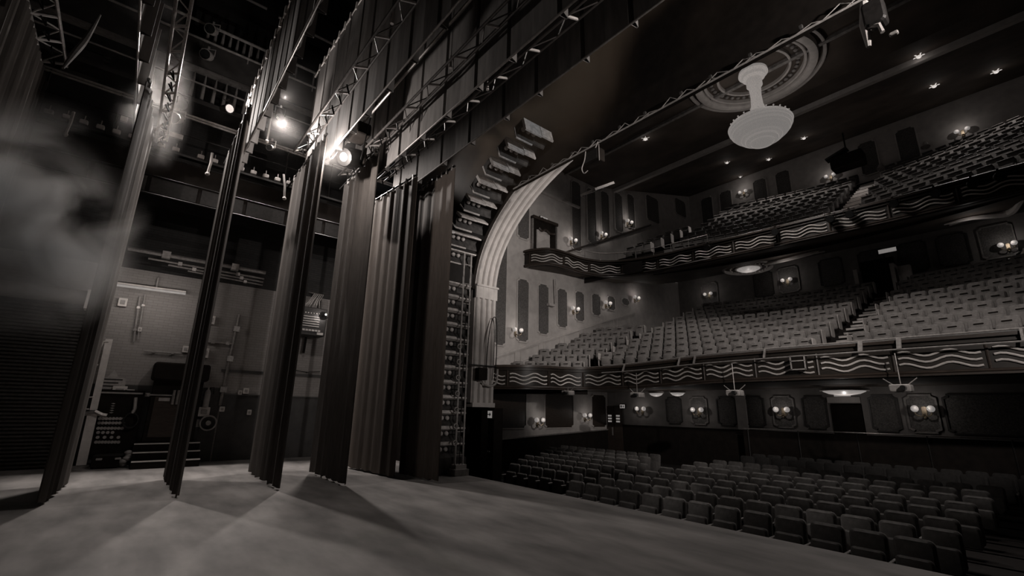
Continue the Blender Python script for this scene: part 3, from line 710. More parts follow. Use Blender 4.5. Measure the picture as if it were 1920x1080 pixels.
# header: trim pipe and cable swags along the bottom of the iron
t = thing('header_pipe', 'pipe with swagged cables running along the bottom edge of the proscenium header', 'pipe', (-5, 7.36, 7.58))
MB().tube([(-9.0, 7.36, 7.58), (5, 7.36, 7.58)], .018, 8).build('pipe', 'grey', t, smooth=True)
for k in range(26):
    x = -8.7+k*.36+R.uniform(-.1, .1)
    mid = Vector((x+.2+R.uniform(-.06, .06), 7.34, 7.58+R.uniform(.04, .13)))
    MB().tube([(x, 7.35, 7.58), mid, (x+.36+R.uniform(-.05, .05), 7.35, 7.59)], .009, 5).build('cable_swag', 'grey', t)
    if k % 2: MB().rbox((x+.1, 7.34, 7.66), (.06, .05, .07), .015, 2, 'Y').build('clip', 'dado', t)
a = aY(1114, 296, 7.15)
t = thing('hanging_speaker', 'black speaker box hanging under the header pipe with a pale hooked bracket', 'speaker', a)
w_ = (aY(1128, 290, 7.15)-aY(1100, 300, 7.15)).x
MB().rbox(a, (w_, .22, .3), .02, 2, 'Y').build('case', 'black', t)
MB().bx((a.x-w_*.42, a.y-.125, a.z-.12), (a.x+w_*.42, a.y-.11, a.z+.12)).build('grille', 'blackmetal', t)
MB().tube([a+Vector((w_*.52, -.1, .2)), a+Vector((w_*.52, -.1, -.2))], .008, 6).build('side_strap', 'grey', t)
MB().tube(spline([aY(1098, 284, 7.02), aY(1096, 300, 7.02), aY(1091, 316, 7.02), aY(1095, 325, 7.02), aY(1102, 320, 7.02)], 4), .011, 6).build('hook', 'tag', t, smooth=True)
MB().tube([a+Vector((0, 0, .15)), Vector((a.x, 7.3, 7.56))], .012, 6).build('hanger', 'grey', t)
a = aY(1632, 50, 7.2)
t = thing('hanging_lantern', 'crumpled dark lantern bracket hanging from the header near the ceiling beam', 'stage light', a)
MB().tube([aY(1620, 5, 7.2), aY(1622, 45, 7.2), aY(1629, 88, 7.2)], [.05, .07, .03], 8).build('strap', 'tag', t, smooth=True)
MB().rbox(aY(1640, 28, 7.2), (.25, .2, .4), .05, 2, 'Y').build('housing', 'blackmetal', t)
MB().tube([aY(1628, 50, 7.15), aY(1648, 46, 7.15), aY(1655, 60, 7.15)], .03, 6).build('bracket_arm', 'grey', t)
MB().rbox(aY(1676, 63, 7.2), (.1, .06, .05), .02, 2, 'Y').build('clip', 'tag', t)
# ================================================================ AUDITORIUM SHELL
XS = -16.2
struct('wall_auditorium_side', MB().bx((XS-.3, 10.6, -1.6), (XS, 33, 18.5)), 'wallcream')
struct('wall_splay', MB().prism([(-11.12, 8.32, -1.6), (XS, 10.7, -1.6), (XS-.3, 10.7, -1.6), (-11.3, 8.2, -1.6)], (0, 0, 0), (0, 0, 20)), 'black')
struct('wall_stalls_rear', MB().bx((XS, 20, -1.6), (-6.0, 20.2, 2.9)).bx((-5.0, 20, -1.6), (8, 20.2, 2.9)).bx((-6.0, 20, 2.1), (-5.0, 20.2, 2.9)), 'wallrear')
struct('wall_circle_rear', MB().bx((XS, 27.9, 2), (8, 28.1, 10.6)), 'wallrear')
struct('wall_upper_rear', MB().bx((XS, 30.4, 8), (8, 30.6, 18.4)), 'wallcream')
def CZ(y): return 14.55 + .27*max(0, y-19.5)
struct('ceiling_auditorium', MB().prism([(XS-.3, 8.4, 12.6), (XS-.3, 13, 14.55), (XS-.3, 19.5, 14.55), (XS-.3, 33, CZ(33)), (XS-.3, 33, CZ(33)+.3), (XS-.3, 8.4, 14.9)], (0, 0, 0), (25, 0, 0)), 'ceil')
struct('trim_ceiling_beam', MB().prism([(XS, 21.2, CZ(21.2)-.22), (XS, 21.6, CZ(21.6)-.22), (XS, 21.6, CZ(21.6)), (XS, 21.2, CZ(21.2))], (0, 0, 0), (24, 0, 0)), 'plaster')
struct('trim_ceiling_ridge', MB().prism([(XS, 16.9, 14.42), (XS, 17.05, 14.42), (XS, 17.05, 14.6), (XS, 16.9, 14.6)], (0, 0, 0), (24, 0, 0)), 'plasterdark')
struct('trim_side_ledge', MB().bx((XS, 14.7, 12.68), (XS+.16, 18.0, 12.78)), 'plaster')
# under-balcony ceilings
def circ(x):   # y offset of an arc row
    return -((x+5.3)**2)/40
FC = [(-16.1, 11.0, 3.36), (-14.9, 11.15, 3.36), (-13.8, 11.8, 3.36), (-13.4, 12.7, 3.38), (-13.35, 13.8, 3.4), (-12.9, 14.6, 3.42), (-12.0, 15.0, 3.44), (-11, 15.12, 3.45), (-9.3, 15.1, 3.5), (-7.7, 15.05, 3.55), (-5.3, 15.0, 3.56), (-3, 15.02, 3.56), (-.5, 15.1, 3.56), (2.5, 15.2, 3.56), (6, 15.2, 3.56)]
FU = [(-16.12, 14.0, 9.2), (-15.7, 14.1, 9.2), (-15.05, 14.6, 9.2), (-14.9, 15.6, 9.2), (-14.95, 16.7, 9.2), (-14.5, 18.0, 9.2), (-13.4, 18.85, 9.2), (-12, 19.25, 9.2), (-10.3, 19.4, 9.2), (-8, 19.6, 9.2), (-5.3, 19.8, 9.2), (-3, 19.95, 9.2), (0, 19.95, 9.2), (3, 19.95, 9.2), (6, 19.9, 9.2)]
def soffit(path, z, yr, zr):
    mb = MB(); p = spline(path, 5)
    e = []
    for i, q in enumerate(p):
        v = p[min(i+1, len(p)-1)]-p[max(i-1, 0)]; n = Vector((-v.y, v.x, 0)).normalized(); e.append(q+n*.13)
    mb.loft([[(max(XS, q.x), q.y, z) for q in e], [(q.x, (q.y+yr)/2, z+(zr-z)*.28) for q in p], [(q.x, yr, zr) for q in p]])
    return mb
struct('ceiling_under_circle', soffit(FC, 2.62, 20.0, 2.66), 'ceil', True)
struct('ceiling_under_upper_circle', soffit(FU, 8.36, 28.0, 10.3), 'ceil', True)
# stalls floor
mb = MB()
def stz(y): return -.9 + .023*(y-8)
for k in range(18):
    y = 7.36 + k*.95; z = stz(y+.5)
    mb.bx((XS, y, -1.6), (8, y+.9505, z))
struct('floor_stalls', mb, 'carpet')
# ---------------------------------------------------------------- balcony fronts
def front(name, lab, path, h, lipw, per, nwave, amp, cat='balcony front', x0=-16.1, seg_gap=.16, wave_r=.026):
    p = resample(spline(path, 8), .1)
    t = thing(name, lab, cat, (-5, p[len(p)//2].y, p[0].z-h))
    def off(i, d):
        a = p[max(i-1, 0)]; b = p[min(i+1, len(p)-1)]; v = (b-a); n = Vector((v.y, -v.x, 0)).normalized(); return p[i]+n*d   # towards the stage
    I = range(len(p))
    MB().loft([[off(i, 0)+Vector((0, 0, z)) for i in I] for z in (-.1, -h)] ).build('fascia', 'fascia', t, smooth=True)
    def rim(prof): return MB().loft([[off(i, d)+Vector((0, 0, z)) for d, z in prof] for i in I], closed=True, cap=True)
    rim([(-.3, -.03), (-.3, 0), (.06, .02), (.1, -.01), (.1, -.09), (0, -.1)]).build('top_ledge', 'wood', t, smooth=True)
    rim([(.01, -.16), (.07, -.16), (.07, -.2), (.01, -.21)]).build('upper_moulding', 'fascia', t, smooth=True)
    rim([(-.06, -h), (.05, -h), (.05, -h+.05), (.08, -h+.07), (.05, -h+.12), (0, -h+.13)]).build('lower_moulding', 'wood', t, smooth=True)
    # wavy mouldings, one per line per panel
    s = 0; i = 3; seg = int(per/.1)
    while i+seg < len(p):
        j = i+seg
        for w in range(nwave):
            zc = -h*.41 - w*h*.16
            path2 = []
            for q in range(i+1, j):
                ph = 2*PI*(q-i)/seg*2
                path2.append(off(q, .035)+Vector((0, 0, zc+amp*math.sin(ph))))
            if path2[0].x > x0: MB().tube(path2, wave_r, 6).build('wave_moulding', 'gilt', t, smooth=True)
        q = i
        MB().tube([off(q, .02)+Vector((0, 0, -.2)), off(q, .02)+Vector((0, 0, -h+.1))], .03, 6).build('panel_divider', 'wood', t)
        i = j
    return t, p, off
tC, pC, offC = front('circle_balcony', 'lower serpentine balcony front of dark wood with three wavy mouldings', FC, .92, 1, 1.75, 3, .062, wave_r=.026)
tU, pU, offU = front('upper_balcony', 'upper serpentine balcony front with wavy mouldings, below the steep seating', FU, .84, 0, 1.9, 3, .06, wave_r=.026)
# lighting rail in front of the lower balcony
idx = [i for i in range(len(pC)) if pC[i].x > -12.3]
t = thing('balcony_lighting_rail', 'long pale pipe rail bracketed off the lower balcony front', 'rail', (-5, 14.8, 3.1))
MB().tube([offC(i, .3)+Vector((0, 0, -.27)) for i in idx[::3]], .022, 6).build('lower_pipe', 'steel', t, smooth=True)
MB().tube([offC(i, .14)+Vector((0, 0, .03)) for i in idx[::3]], .025, 6).build('upper_pipe', 'steel', t, smooth=True)
for x in (-11.2, -8.8, -8.2, -5.9, -3.5, -2.75, -.6, 1.5):
    i = min(idx, key=lambda k: abs(pC[k].x-x))
    a, b = offC(i, .14)+Vector((0, 0, .03)), offC(i, .3)+Vector((0, 0, -.27))
    MB().box((a+b)/2, (.1 if x in (-3.5, -2.75) else .05, .05, (a-b).length), rx=-math.atan2((a-b).y, (a-b).z)).build('bracket_post', 'steel', t)
idx2 = [i for i in range(len(pU)) if -14.9 < pU[i].x < -9.5]
t = thing('upper_balcony_rail', 'thin pale safety rail on the curved end of the upper balcony', 'rail', (-13, 17, 9.2))
MB().tube([offU(i, -.03)+Vector((0, 0, .42)) for i in idx2[::3]], .02, 6).build('rail', 'steel', t, smooth=True)
for i in idx2[::9]: MB().tube([offU(i, -.03)+Vector((0, 0, .03)), offU(i, -.03)+Vector((0, 0, .42))], .016, 6).build('post', 'steel', t)
# lanterns on the balcony fronts
for k, (x, y) in enumerate(((1335, 478), (1460, 452), (1560, 423), (1600, 412), (1680, 385), (1760, 375), (1828, 355), (1880, 340))):
    d = ray(x, y); i = min(range(len(pU)), key=lambda q: abs(pU[q].x/pU[q].y - d.x/d.y))
    p = offU(i, .3)+Vector((0, 0, -.32))
    can('balcony_lantern', '%s black lantern clamped along the upper balcony front, counted from the curved end' % ORD[k], p, p+Vector((.2, -1, -.35)), .15, .42, 'black', group='lanterns on the upper balcony front', hang=.25)
for k, (x, y, l) in enumerate(((1065, 737, 'small pale projector under the recess in the lower balcony front'), (1195, 741, 'pale projector on a drop rod below the lower balcony front'), (1378, 737, 'pale projector below the lower balcony front, above the sconce panel'), (1690, 728, 'twin pale projector on a bracket below the balcony, beside the dome light'))):
    d = ray(x, y); i = min(range(len(pC)), key=lambda q: abs(pC[q].x/pC[q].y - d.x/d.y))
    q = offC(i, .5); tt = q.y/d.y; p = Vector((d.x*tt, q.y, H+d.z*tt))
    t = thing('hanging_projector', l, 'stage light', p)
    MB().rbox(p, (.42, .34, .18), .04, 2, 'Y').build('housing', 'grey', t)
    MB().lathe([(0, -.2), (.06, -.2), (.07, 0), (0, 0)], p+Vector((.08, -.1, 0)), 10, 'Y').build('lens', 'glass', t)
    MB().tube([p+Vector((0, 0, .09)), Vector((p.x, p.y, q.z-.38 if k else p.z+.25))], .014, 6).build('drop_rod', 'steel', t)
    for s in (-.15, .15): MB().tube([p+Vector((s, 0, .09)), p+Vector((s*2.2, .02, .24))], .012, 5).build('strut', 'grey', t)
d = ray(1503, 692); i = min(range(len(pC)), key=lambda q: abs(pC[q].x/pC[q].y - d.x/d.y))
p = offC(i, .22)+Vector((0, 0, -.45))
t = thing('control_box', 'black open-framed box fixed on the lower balcony front near the centre aisle', 'box', p)
MB().rbox(p, (.42, .1, .4), .02, 2, 'Y').build('case', 'black', t)
for s in (-.18, .18): MB().box(p+Vector((s, -.08, 0)), (.03, .03, .42)).build('upright', 'grey', t)
for s in (-.19, .05, .19): MB().box(p+Vector((0, -.08, s)), (.38, .03, .03)).build('crossbar', 'grey', t)
# ================================================================ SEATS
def make_seat(name, fabric, detail=True, end=0):
    t = thing(name, '', 'seat')
    bk = MB().rbox((0, .1, .66), (.46, .12, .54), .075, 3, 'Y', rx=-.14).build('backrest', fabric, t, local=True, smooth=True)
    if detail and fabric == 'plush': MB().rbox((0, .045, .80), (.2, .02, .035), .015, 2, 'Y', rx=-.14).build('back_slot', 'black', bk, local=True)
    pan = MB().rbox((0, -.03, .53), (.41, .1, .36), .05, 3, 'Y', rx=-.10).build('seat_pan', fabric, t, local=True, smooth=True)
    mb = MB().rbox((-.252, -.0, .585), (.045, .36, .05), .015, 2, 'X')
    mb.build('armrest', 'arm', t, local=True)
    if fabric == 'plushup': MB().rbox((0, .065, .925), (.42, .09, .03), .012, 2, 'Y').build('rim_light_strip', 'arm', bk, local=True)  # pale strip: rim light along the seat top put into its colour
    if detail: MB().bx((-.268, -.1, 0), (-.24, .13, .56)).build('leg', 'blackmetal', t, local=True)
    if end:
        MB().rbox((.252*end + (.02 if end > 0 else -.035), .02, .6), (.03, .36, .54), .06, 3, 'X').build('end_panel', 'endp', t, local=True, smooth=True)
    return t
PROTO = {}
def put_seat(name, fabric, x, y, z, rz, label, group, end=0, detail=True):
    k = (name, fabric, end, detail)
    if k not in PROTO: o = PROTO[k] = make_seat(name, fabric, detail, end)
    else: o = copy_tree(PROTO[k])
    o.location = (x, y, z); o.rotation_euler = (0, 0, rz); o['label'] = label; o['group'] = group
    return o
# stalls: centre block
for k in range(8):
    y = 8.35 + .95*k; z = stz(7.36+.95*(k+1)+.5)
    for j in range(13):
        x = -1.72 - .52*j + (.0 if k % 2 else -.14)
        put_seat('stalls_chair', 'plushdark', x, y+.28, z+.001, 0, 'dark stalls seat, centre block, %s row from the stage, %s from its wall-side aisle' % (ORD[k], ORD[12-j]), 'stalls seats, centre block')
# stalls: side block, rows turned toward the middle
for k in range(7):
    n = (6, 7, 8, 8, 9, 10, 10)[k]
    xr = -9.0 - .23*k; y = 9.45 + .95*k; z = stz(7.36+.95*(k+2)+.5)
    for j in range(n):
        x = xr - .506*j; yy = y - .12*j*.0
        put_seat('stalls_chair', 'plushdark', x, y+.12, z+.001, .0, 'dark stalls seat, side block, %s row from the stage, %s from the aisle' % (ORD[k], ORD[j]), 'stalls seats, side block')
# stalls: rear rows beyond the cross aisle
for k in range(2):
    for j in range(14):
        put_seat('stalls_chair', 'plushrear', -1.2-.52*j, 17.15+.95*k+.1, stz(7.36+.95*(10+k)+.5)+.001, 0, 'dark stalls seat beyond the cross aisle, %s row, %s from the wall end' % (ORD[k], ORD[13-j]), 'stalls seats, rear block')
# circle terraces
def terrace(name, rows, xa, xb, yf, zf, pitch, m='carpet', drop=.5):
    mb = MB(); n = 24
    for k in rows:
        z = zf(k); r = []
        for i in range(n+1):
            x = xa + (xb-xa)*i/n; y = yf(k, x)
            r.append((x, y))
        bk = [(x, yf(k+1, x)+.02) for x, y in r]
        mb.loft([[(x, y-.0, z-drop) for x, y in r], [(x, y, z) for x, y in r], [(x, y, z) for x, y in bk]])
    return struct(name, mb, m)
NC = 10
cy = lambda k, x: 16.35 + 1.0*k + circ(x)
cz = lambda k: 3.18 + .40*k
terrace('floor_circle_main', range(0, NC+1), -12.9, 6, cy, cz, 1)
ly = lambda k, x: (12.45+.93*k) + (x+16)/(2.7)*(2.1-.18*k)
lz = lambda k: 2.83 + .36*k
terrace('floor_circle_side', range(0, 9), -16.2, -13.0, ly, lz, 1)
mb = MB(); mb.bx((-16.2, 11.9, 2.7), (-14.4, 12.8, 2.83)).bx((-12.4, 15.25, 2.9), (6, 16.5, 3.0)); struct('floor_circle_front', mb, 'carpet')
def slope(f, k, x): return math.atan2(f(k, x+.2)-f(k, x-.2), .4)
for k in range(NC):
    # left of the centre aisle
    n = 0; x = -5.45
    xs = []
    while x > -12.55: xs.append(x); x -= .515*math.cos(slope(cy, k, x))
    for j, x in enumerate(xs):
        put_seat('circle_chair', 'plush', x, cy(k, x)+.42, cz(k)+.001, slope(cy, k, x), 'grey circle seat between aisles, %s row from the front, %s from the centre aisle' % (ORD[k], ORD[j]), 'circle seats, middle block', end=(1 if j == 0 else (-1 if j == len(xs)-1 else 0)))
    x = -3.92 + (.25 if k % 2 else 0); j = 0
    while x < .2+.12*k:
        put_seat('circle_chair', 'plush', x, cy(k, x)+.42, cz(k)+.001, slope(cy, k, x), 'grey circle seat beyond the centre aisle, %s row from the front, %s from it' % (ORD[k], ORD[j]), 'circle seats, far block', end=(-1 if j == 0 else 0))
        x += .515*math.cos(slope(cy, k, x)); j += 1
for k in range(7):
    x = -13.54 - (.22 if k % 2 else 0); j = 0
    while x > -15.8:
        a = slope(ly, k, x)
        put_seat('circle_chair', 'plush', x, ly(k, x)+.45, lz(k)+.001, a, 'grey circle seat in the block by the panelled wall, %s row, %s from the aisle' % (ORD[k], ORD[j]), 'circle seats, wall block', end=(1 if j == 0 else 0))
        x -= .525*math.cos(a); j += 1
# upper circle
NU = 11
uy = lambda k, x: 21.15 + .82*k - ((x+5.3)**2)/36
uz = lambda k: 8.92 + .50*k
terrace('floor_upper_main', range(0, NU+1), -12.7, 6, uy, uz, 1, drop=.55)
vy = lambda k, x: 18.5+1.0*k + (x+14.8)*.1
vz = lambda k: 8.95 + .5*k
terrace('floor_upper_side', range(0, 8), -16.2, -12.7, vy, vz, 1, drop=.55)
mb = MB(); mb.bx((-16.2, 14.6, 8.7), (-15.2, 18.3, 8.95)).bx((-13.2, 20.05, 8.7), (6, 21.2, 8.92)); struct('floor_upper_front', mb, 'carpet')
for k in range(NU):
    xs = []; x = -6.0
    while x > -12.45: xs.append(x); x -= .525*math.cos(slope(uy, k, x))
    for j, x in enumerate(xs):
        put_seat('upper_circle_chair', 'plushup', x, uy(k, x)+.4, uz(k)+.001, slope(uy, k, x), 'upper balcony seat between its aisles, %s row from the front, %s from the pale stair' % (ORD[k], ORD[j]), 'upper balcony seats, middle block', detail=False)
    x = -4.35 + (.25 if k % 2 else 0); j = 0
    while x < .55:
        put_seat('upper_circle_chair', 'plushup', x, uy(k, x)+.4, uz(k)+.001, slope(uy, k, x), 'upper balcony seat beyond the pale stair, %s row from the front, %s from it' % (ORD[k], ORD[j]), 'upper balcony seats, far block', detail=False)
        x += .525*math.cos(slope(uy, k, x)); j += 1
for k in range(1, 6):
    for j in range(3):
        x = -13.25 - .53*j
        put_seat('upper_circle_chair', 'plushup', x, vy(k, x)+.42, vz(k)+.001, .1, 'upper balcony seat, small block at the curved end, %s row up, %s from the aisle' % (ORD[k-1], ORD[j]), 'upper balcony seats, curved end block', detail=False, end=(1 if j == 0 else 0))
# aisle stairs
def stair(name, lab, x0, x1, yf, zf, n, pitch, m):
    xc = (x0+x1)/2
    t = thing(name, lab, 'stairs', (xc, yf(0, xc), zf(0)))
    for k in range(n):
        for h in (0, 1):
            y = yf(k, xc) - (.36 if h == 0 else 0); z = zf(k) - (zf(1)-zf(0))*(.5 if h == 0 else 0)
            MB().bx((x0, y, z-.1), (x1, y+pitch*.5, z+.012)).build('tread', m, t)
            MB().bx((x0, y-.04, z-.045), (x1, y+.12, z+.03)).build('nosing', 'nosing', t)
    return t
stair('circle_aisle_stair', 'dark stepped centre aisle of the lower balcony with pale nosings', -5.16, -4.22, cy, cz, NC, 1.0, 'carpet')
stair('upper_aisle_stair', 'pale stepped aisle climbing the upper balcony', -5.68, -4.68, uy, uz, NU, .82, 'nosing')
stair('side_aisle_stair', 'pale edged stepped aisle between the wall block and the middle block of the lower balcony', -13.14, -12.87, lambda k, x: cy(k+1, x), lambda k: cz(k+1), 7, 1.0, 'carpet')
# standing rails and vomitories
for lab, xa, xb, Y, z in (('long pale rail on the dark partition behind the circle seats, left of the doorway', -12.6, -6.0, 26.75, 7.9), ('long pale rail on the dark partition behind the circle seats, beyond the doorway', -3.8, 5, 26.75, 7.9)):
    t = thing('standing_partition', lab, 'partition', ((xa+xb)/2, Y, 7.0))
    MB().bx((xa, Y, 6.6), (xb, Y+.1, z-.04)).build('panel', 'wood', t)
    MB().tube([(xa, Y-.05, z), (xb, Y-.05, z)], .04, 8).build('rail', 'steel', t, smooth=True)
    for k in range(6): MB().box((xa+(xb-xa)*(k+.5)/6, Y-.03, z-.1), (.05, .08, .2)).build('bracket', 'steel', t)
t = thing('vomitory_door', 'dark doorway with pale jambs at the head of the lower centre aisle', 'doorway', (-5.2, 26.6, 7.2))
MB().bx((-5.85, 26.9, 6.8), (-4.5, 27.0, 9.0)).build('doorway_shade_panel', 'black', t)  # black slab: the doorway's darkness put into the colour
for x in (-5.9, -4.5): MB().bx((x-.08, 26.2, 6.8), (x+.08, 27, 8.5)).build('jamb', 'plaster', t)
MB().bx((-4.35, 26.4, 7.6), (-3.9, 26.7, 8.35)).build('return_panel', 'plaster', t)
# ================================================================ WALL PANELS
def panel(lab, a, b, bot, top, wall, grp, m='damask', ch=.12, fm='plaster'):
    # a..b along the wall
    c = (a+b)/2
    def P(u, z, d): return (XS+d, u, z) if wall == 'X' else (u, wall-d, z)
    def outl(g, d):
        A, B, b0, t0 = a-g, b+g, bot-g, top+g
        return [P(*q, d) for q in ((A+ch, b0), (B-ch, b0), (B-ch, b0+ch*.5), (B, b0+ch), (B, t0-ch), (B-ch, t0-ch*.5), (B-ch, t0), (A+ch, t0), (A+ch, t0-ch*.5), (A, t0-ch), (A, b0+ch), (A+ch, b0+ch*.5))]
    t = thing('damask_panel', lab, 'wall panel', P(c, bot, 0), grp)
    k = len(outl(0, 0))
    MB().add(outl(0, .025), [tuple(range(k))]).build('fabric', m, t)
    MB().loft([outl(0, .005), outl(0, .05), outl(.05, .05), outl(.06, .005)], closed=False).build('frame', fm, t)
    mb = bpy.data.objects
    return t
G1 = 'dark panels on the auditorium side wall'
panel('very tall dark patterned wall panel nearest the proscenium arch', 12.29, 12.9, 4.45, 12.0, 'X', G1)
for k in range(7):
    c = 13.95+1.33*k; bot = 4.77+.375*(c-13.98)
    panel('dark patterned panel below the upper balcony, %s from the very tall one' % ORD[k], c-.34, c+.34, bot, 7.75+.1*max(0, k-2), 'X', G1)
for k, (c, bot) in enumerate(((13.92, 9.85), (17.8, 10.15), (19.1, 10.9), (20.35, 11.6), (21.65, 12.3), (22.95, 12.9), (25.4, 14.0), (29.0, 15.5))):
    panel('dark patterned panel on the upper side wall, %s from the proscenium' % ORD[k], c-(.36 if c < 24 else .7), c+(.36 if c < 24 else .7), bot, 14.3+.26*max(0, c-19.5), 'X', G1)
struct('trim_dado_rail', MB().prism([(XS, 12.0, 3.75), (XS, 14.65, 4.68), (XS, 17.64, 5.68), (XS, 19.58, 6.36), (XS, 22.8, 7.35), (XS, 22.8, 7.43), (XS, 19.58, 6.44), (XS, 17.64, 5.76), (XS, 14.65, 4.76), (XS, 12, 3.83)], (0, 0, 0), (.07, 0, 0)), 'plaster')
for k in range(7):
    y = 12.3+1.45*k; z = 3.83+.345*(y-12)
    mb = MB()
    q = [(y+.1, z-.62+.0), (y+1.2, z-.62+.40), (y+1.2, z+.27), (y+.1, z-.1)]
    mb.tube([(XS+.02, a, b) for a, b in q], .02, 5, closed=True)
    struct('trim_dado_panel', mb, 'plaster')
struct('trim_upper_rake', MB().prism([(XS, 16.0, 9.35), (XS, 25, 13.6), (XS, 25, 13.72), (XS, 16.0, 9.47)], (0, 0, 0), (.1, 0, 0)), 'wood')
# stalls side and rear dressing
struct('baseboard_stalls_side', MB().prism([(XS, 11, -1), (XS, 20, -.7), (XS, 20, .75), (XS, 11, .35)], (0, 0, 0), (.06, 0, 0)), 'black')
struct('trim_stalls_side_rail', MB().prism([(XS, 11, .35), (XS, 20, .75), (XS, 20, .8), (XS, 11, .4)], (0, 0, 0), (.1, 0, 0)), 'steel')
struct('baseboard_stalls_rear', MB().bx((XS, 19.93, -1), (-6.0, 20, 1.05)).bx((-5.0, 19.93, -1), (8, 20, 1.05)), 'black')
G2 = 'dark panels on the stalls walls'
for k, (a, b) in enumerate(((11.6, 14.2), (15.4, 17.3), (18.7, 19.8))):
    panel('broad dark panel on the stalls side wall, %s from the stage' % ORD[k], a, b, .9, 2.5, 'X', G2, 'wood')
rx = []
for k, px in enumerate((1264, 1311, 1362, 1415, 1469, 1528, 1658, 1729, 1850)):
    c = aY(px, 770, 20).x; w = .36 if k != 8 else .9
    panel('dark panel on the stalls rear wall, %s from the corner' % ORD[k], c-w, c+w, 1.22, 2.34, 20, G2, 'damask', fm='plasterdark' if k in (1, 4, 7) else 'dado')  # frames paler by the sconces: sconce light put into the colour
G3 = 'dark panels on the circle rear wall'
for k, px in enumerate((1328, 1430, 1478, 1560, 1640, 1720, 1800, 1888)):
    c = aY(px, 520, 27.9).x
    panel('dark panel on the rear wall behind the circle seats, %s from the corner' % ORD[k], c-.5, c+.5, 8.35, 9.75, 27.9, G3, 'damask', fm='plasterdark' if k in (0, 2, 7) else 'dado')  # sconce-lit frames paler, the rest darker: light painted into the colour
for k, px in enumerate((1322, 1358, 1425, 1470, 1640, 1720)):
    c = aY(px, 350, 30.4).x
    panel('dark panel on the topmost rear wall, %s from the corner' % ORD[k], c-.4, c+.4, 14.9, 16.9, 30.4, 'dark panels on the topmost rear wall', 'damask')
# sconces
SC = None
def sconce(p, wall, lab, grp, power=1, r=.1):
    global SC
    if SC is None:
        SC = thing('wall_sconce', '', 'wall lamp')
        MB().rbox((0, -.02, -.05), (.14, .04, .34), .05, 3, 'Y').build('backplate', 'brass', SC, local=True)
        for s in (-1, 1):
            arm = MB().tube(spline([(0, -.05, -.12), (s*.08, -.16, -.2), (s*.19, -.2, -.14), (s*.2, -.2, -.06)], 4), .018, 6).build('arm', 'brass', SC, local=True, smooth=True)
            MB().ball((s*.2, -.2, .04), .105, 12, 9)  .build('globe', 'glow', arm, local=True, smooth=True)
        MB().ball((0, -.06, -.24), .04, 8, 6).build('finial', 'brass', SC, local=True, smooth=True)
        o = SC
    else: o = copy_tree(SC)
    o.location = p; o.rotation_euler = (0, 0, PI/2 if wall == 'X' else 0); o['label'] = lab; o['group'] = grp
    d = Vector((.5, 0, .12)) if wall == 'X' else Vector((0, -.5, .12))
    plight('sconce_light', Vector(p)+d, LS*power, 0)
for k, (px, py) in enumerate(((966, 621), (1074, 581), (1135, 570), (1189, 560))):
    p = aX(px, py, XS); sconce(p, 'X', 'twin-globe sconce on the panelled side wall at circle level, %s from the proscenium' % ORD[k], 'sconces at circle level', 1.8)
for k, (px, py) in enumerate(((1070, 452), (1127, 441), (1176, 418))):
    p = aX(px, py, XS); sconce(p, 'X', 'twin-globe sconce on the side wall at upper level, %s from the proscenium' % ORD[k], 'sconces at upper level', 2.2)
for k, (px, py) in enumerate(((1007, 789), (1096, 780))):
    p = aX(px, py, XS); sconce(p, 'X', 'twin-globe sconce low on the stalls side wall, %s from the stage' % ORD[k], 'sconces on the stalls walls')
for k, (px, py) in enumerate(((1205, 768), (1311, 770), (1469, 770), (1733, 769))):
    p = aY(px, py, 20); sconce(p, 20, 'twin-globe sconce on the stalls rear wall, %s from the corner' % ORD[k], 'sconces on the stalls walls')
for k, (px, py) in enumerate(((1330, 553), (1477, 527), (1890, 461))):
    p = aY(px, py, 27.9); sconce(p, 27.9, 'twin-globe sconce on the rear wall behind the circle seats, %s from the corner' % ORD[k], 'sconces behind the circle', 1.4)
for k, (px, py) in enumerate(((1395, 362), (1558, 332), (1805, 248))):
    p = aY(px, py, 30.4); sconce(p, 30.4, 'twin-globe sconce on the topmost rear wall, %s from the corner' % ORD[k], 'sconces on the topmost wall', 1.2)
# ================================================================ CHANDELIER AND CEILING
cc = Vector((-5.85, 16.7, 0))
t = thing('chandelier', 'large beaded bowl chandelier hanging on a flared stem from the auditorium ceiling', 'chandelier', (cc.x, cc.y, 14.55))
MB().lathe([(0, 14.54), (.5, 14.54), (.52, 14.42), (.42, 14.36), (.4, 14.25), (.3, 14.2), (0, 14.2)], cc, 28).build('ceiling_rose', 'bowl', t, smooth=True)
MB().lathe([(.27, 14.25), (.28, 13.9), (.21, 13.8), (.19, 13.4), (.21, 13.05), (.31, 12.7), (.42, 12.4), (.3, 12.35)], cc, 28).build('stem', 'bowl', t, smooth=True)
rings = [(r*.93, z-.47) for r, z in ((1.12, 12.72), (1.16, 12.64), (1.12, 12.5), (1.0, 12.3), (.82, 12.14), (.6, 12.03), (.58, 11.98), (.4, 11.9), (.2, 11.86), (.001, 11.85))]
MB().lathe([(.3, 12.33), (.84, 12.29)]+rings, cc, 40).build('bead_bowl', 'bowl', t, smooth=True)
for i, (r, z) in enumerate(((1.085, 12.16), (1.06, 12.05), (1.0, 11.93), (.92, 11.83), (.82, 11.74), (.7, 11.63), (.57, 11.55), (.4, 11.43))):
    MB().tube([cc+Vector((r*math.cos(a), r*math.sin(a), z)) for a in [2*PI*j/48 for j in range(48)]], .016, 5, closed=True).build('bead_ring', 'bowl', t, smooth=True)
for j in range(26):
    a = 2*PI*j/26; MB().ball(cc+Vector((1.02*math.cos(a), 1.02*math.sin(a), 12.31)), .03, 6, 5).build('rim_lamp', 'bowl', t)
slight('chandelier_light', (cc.x, cc.y, 11.3), (cc.x, cc.y+2.4, 0), LCH, 120, .3, .5)
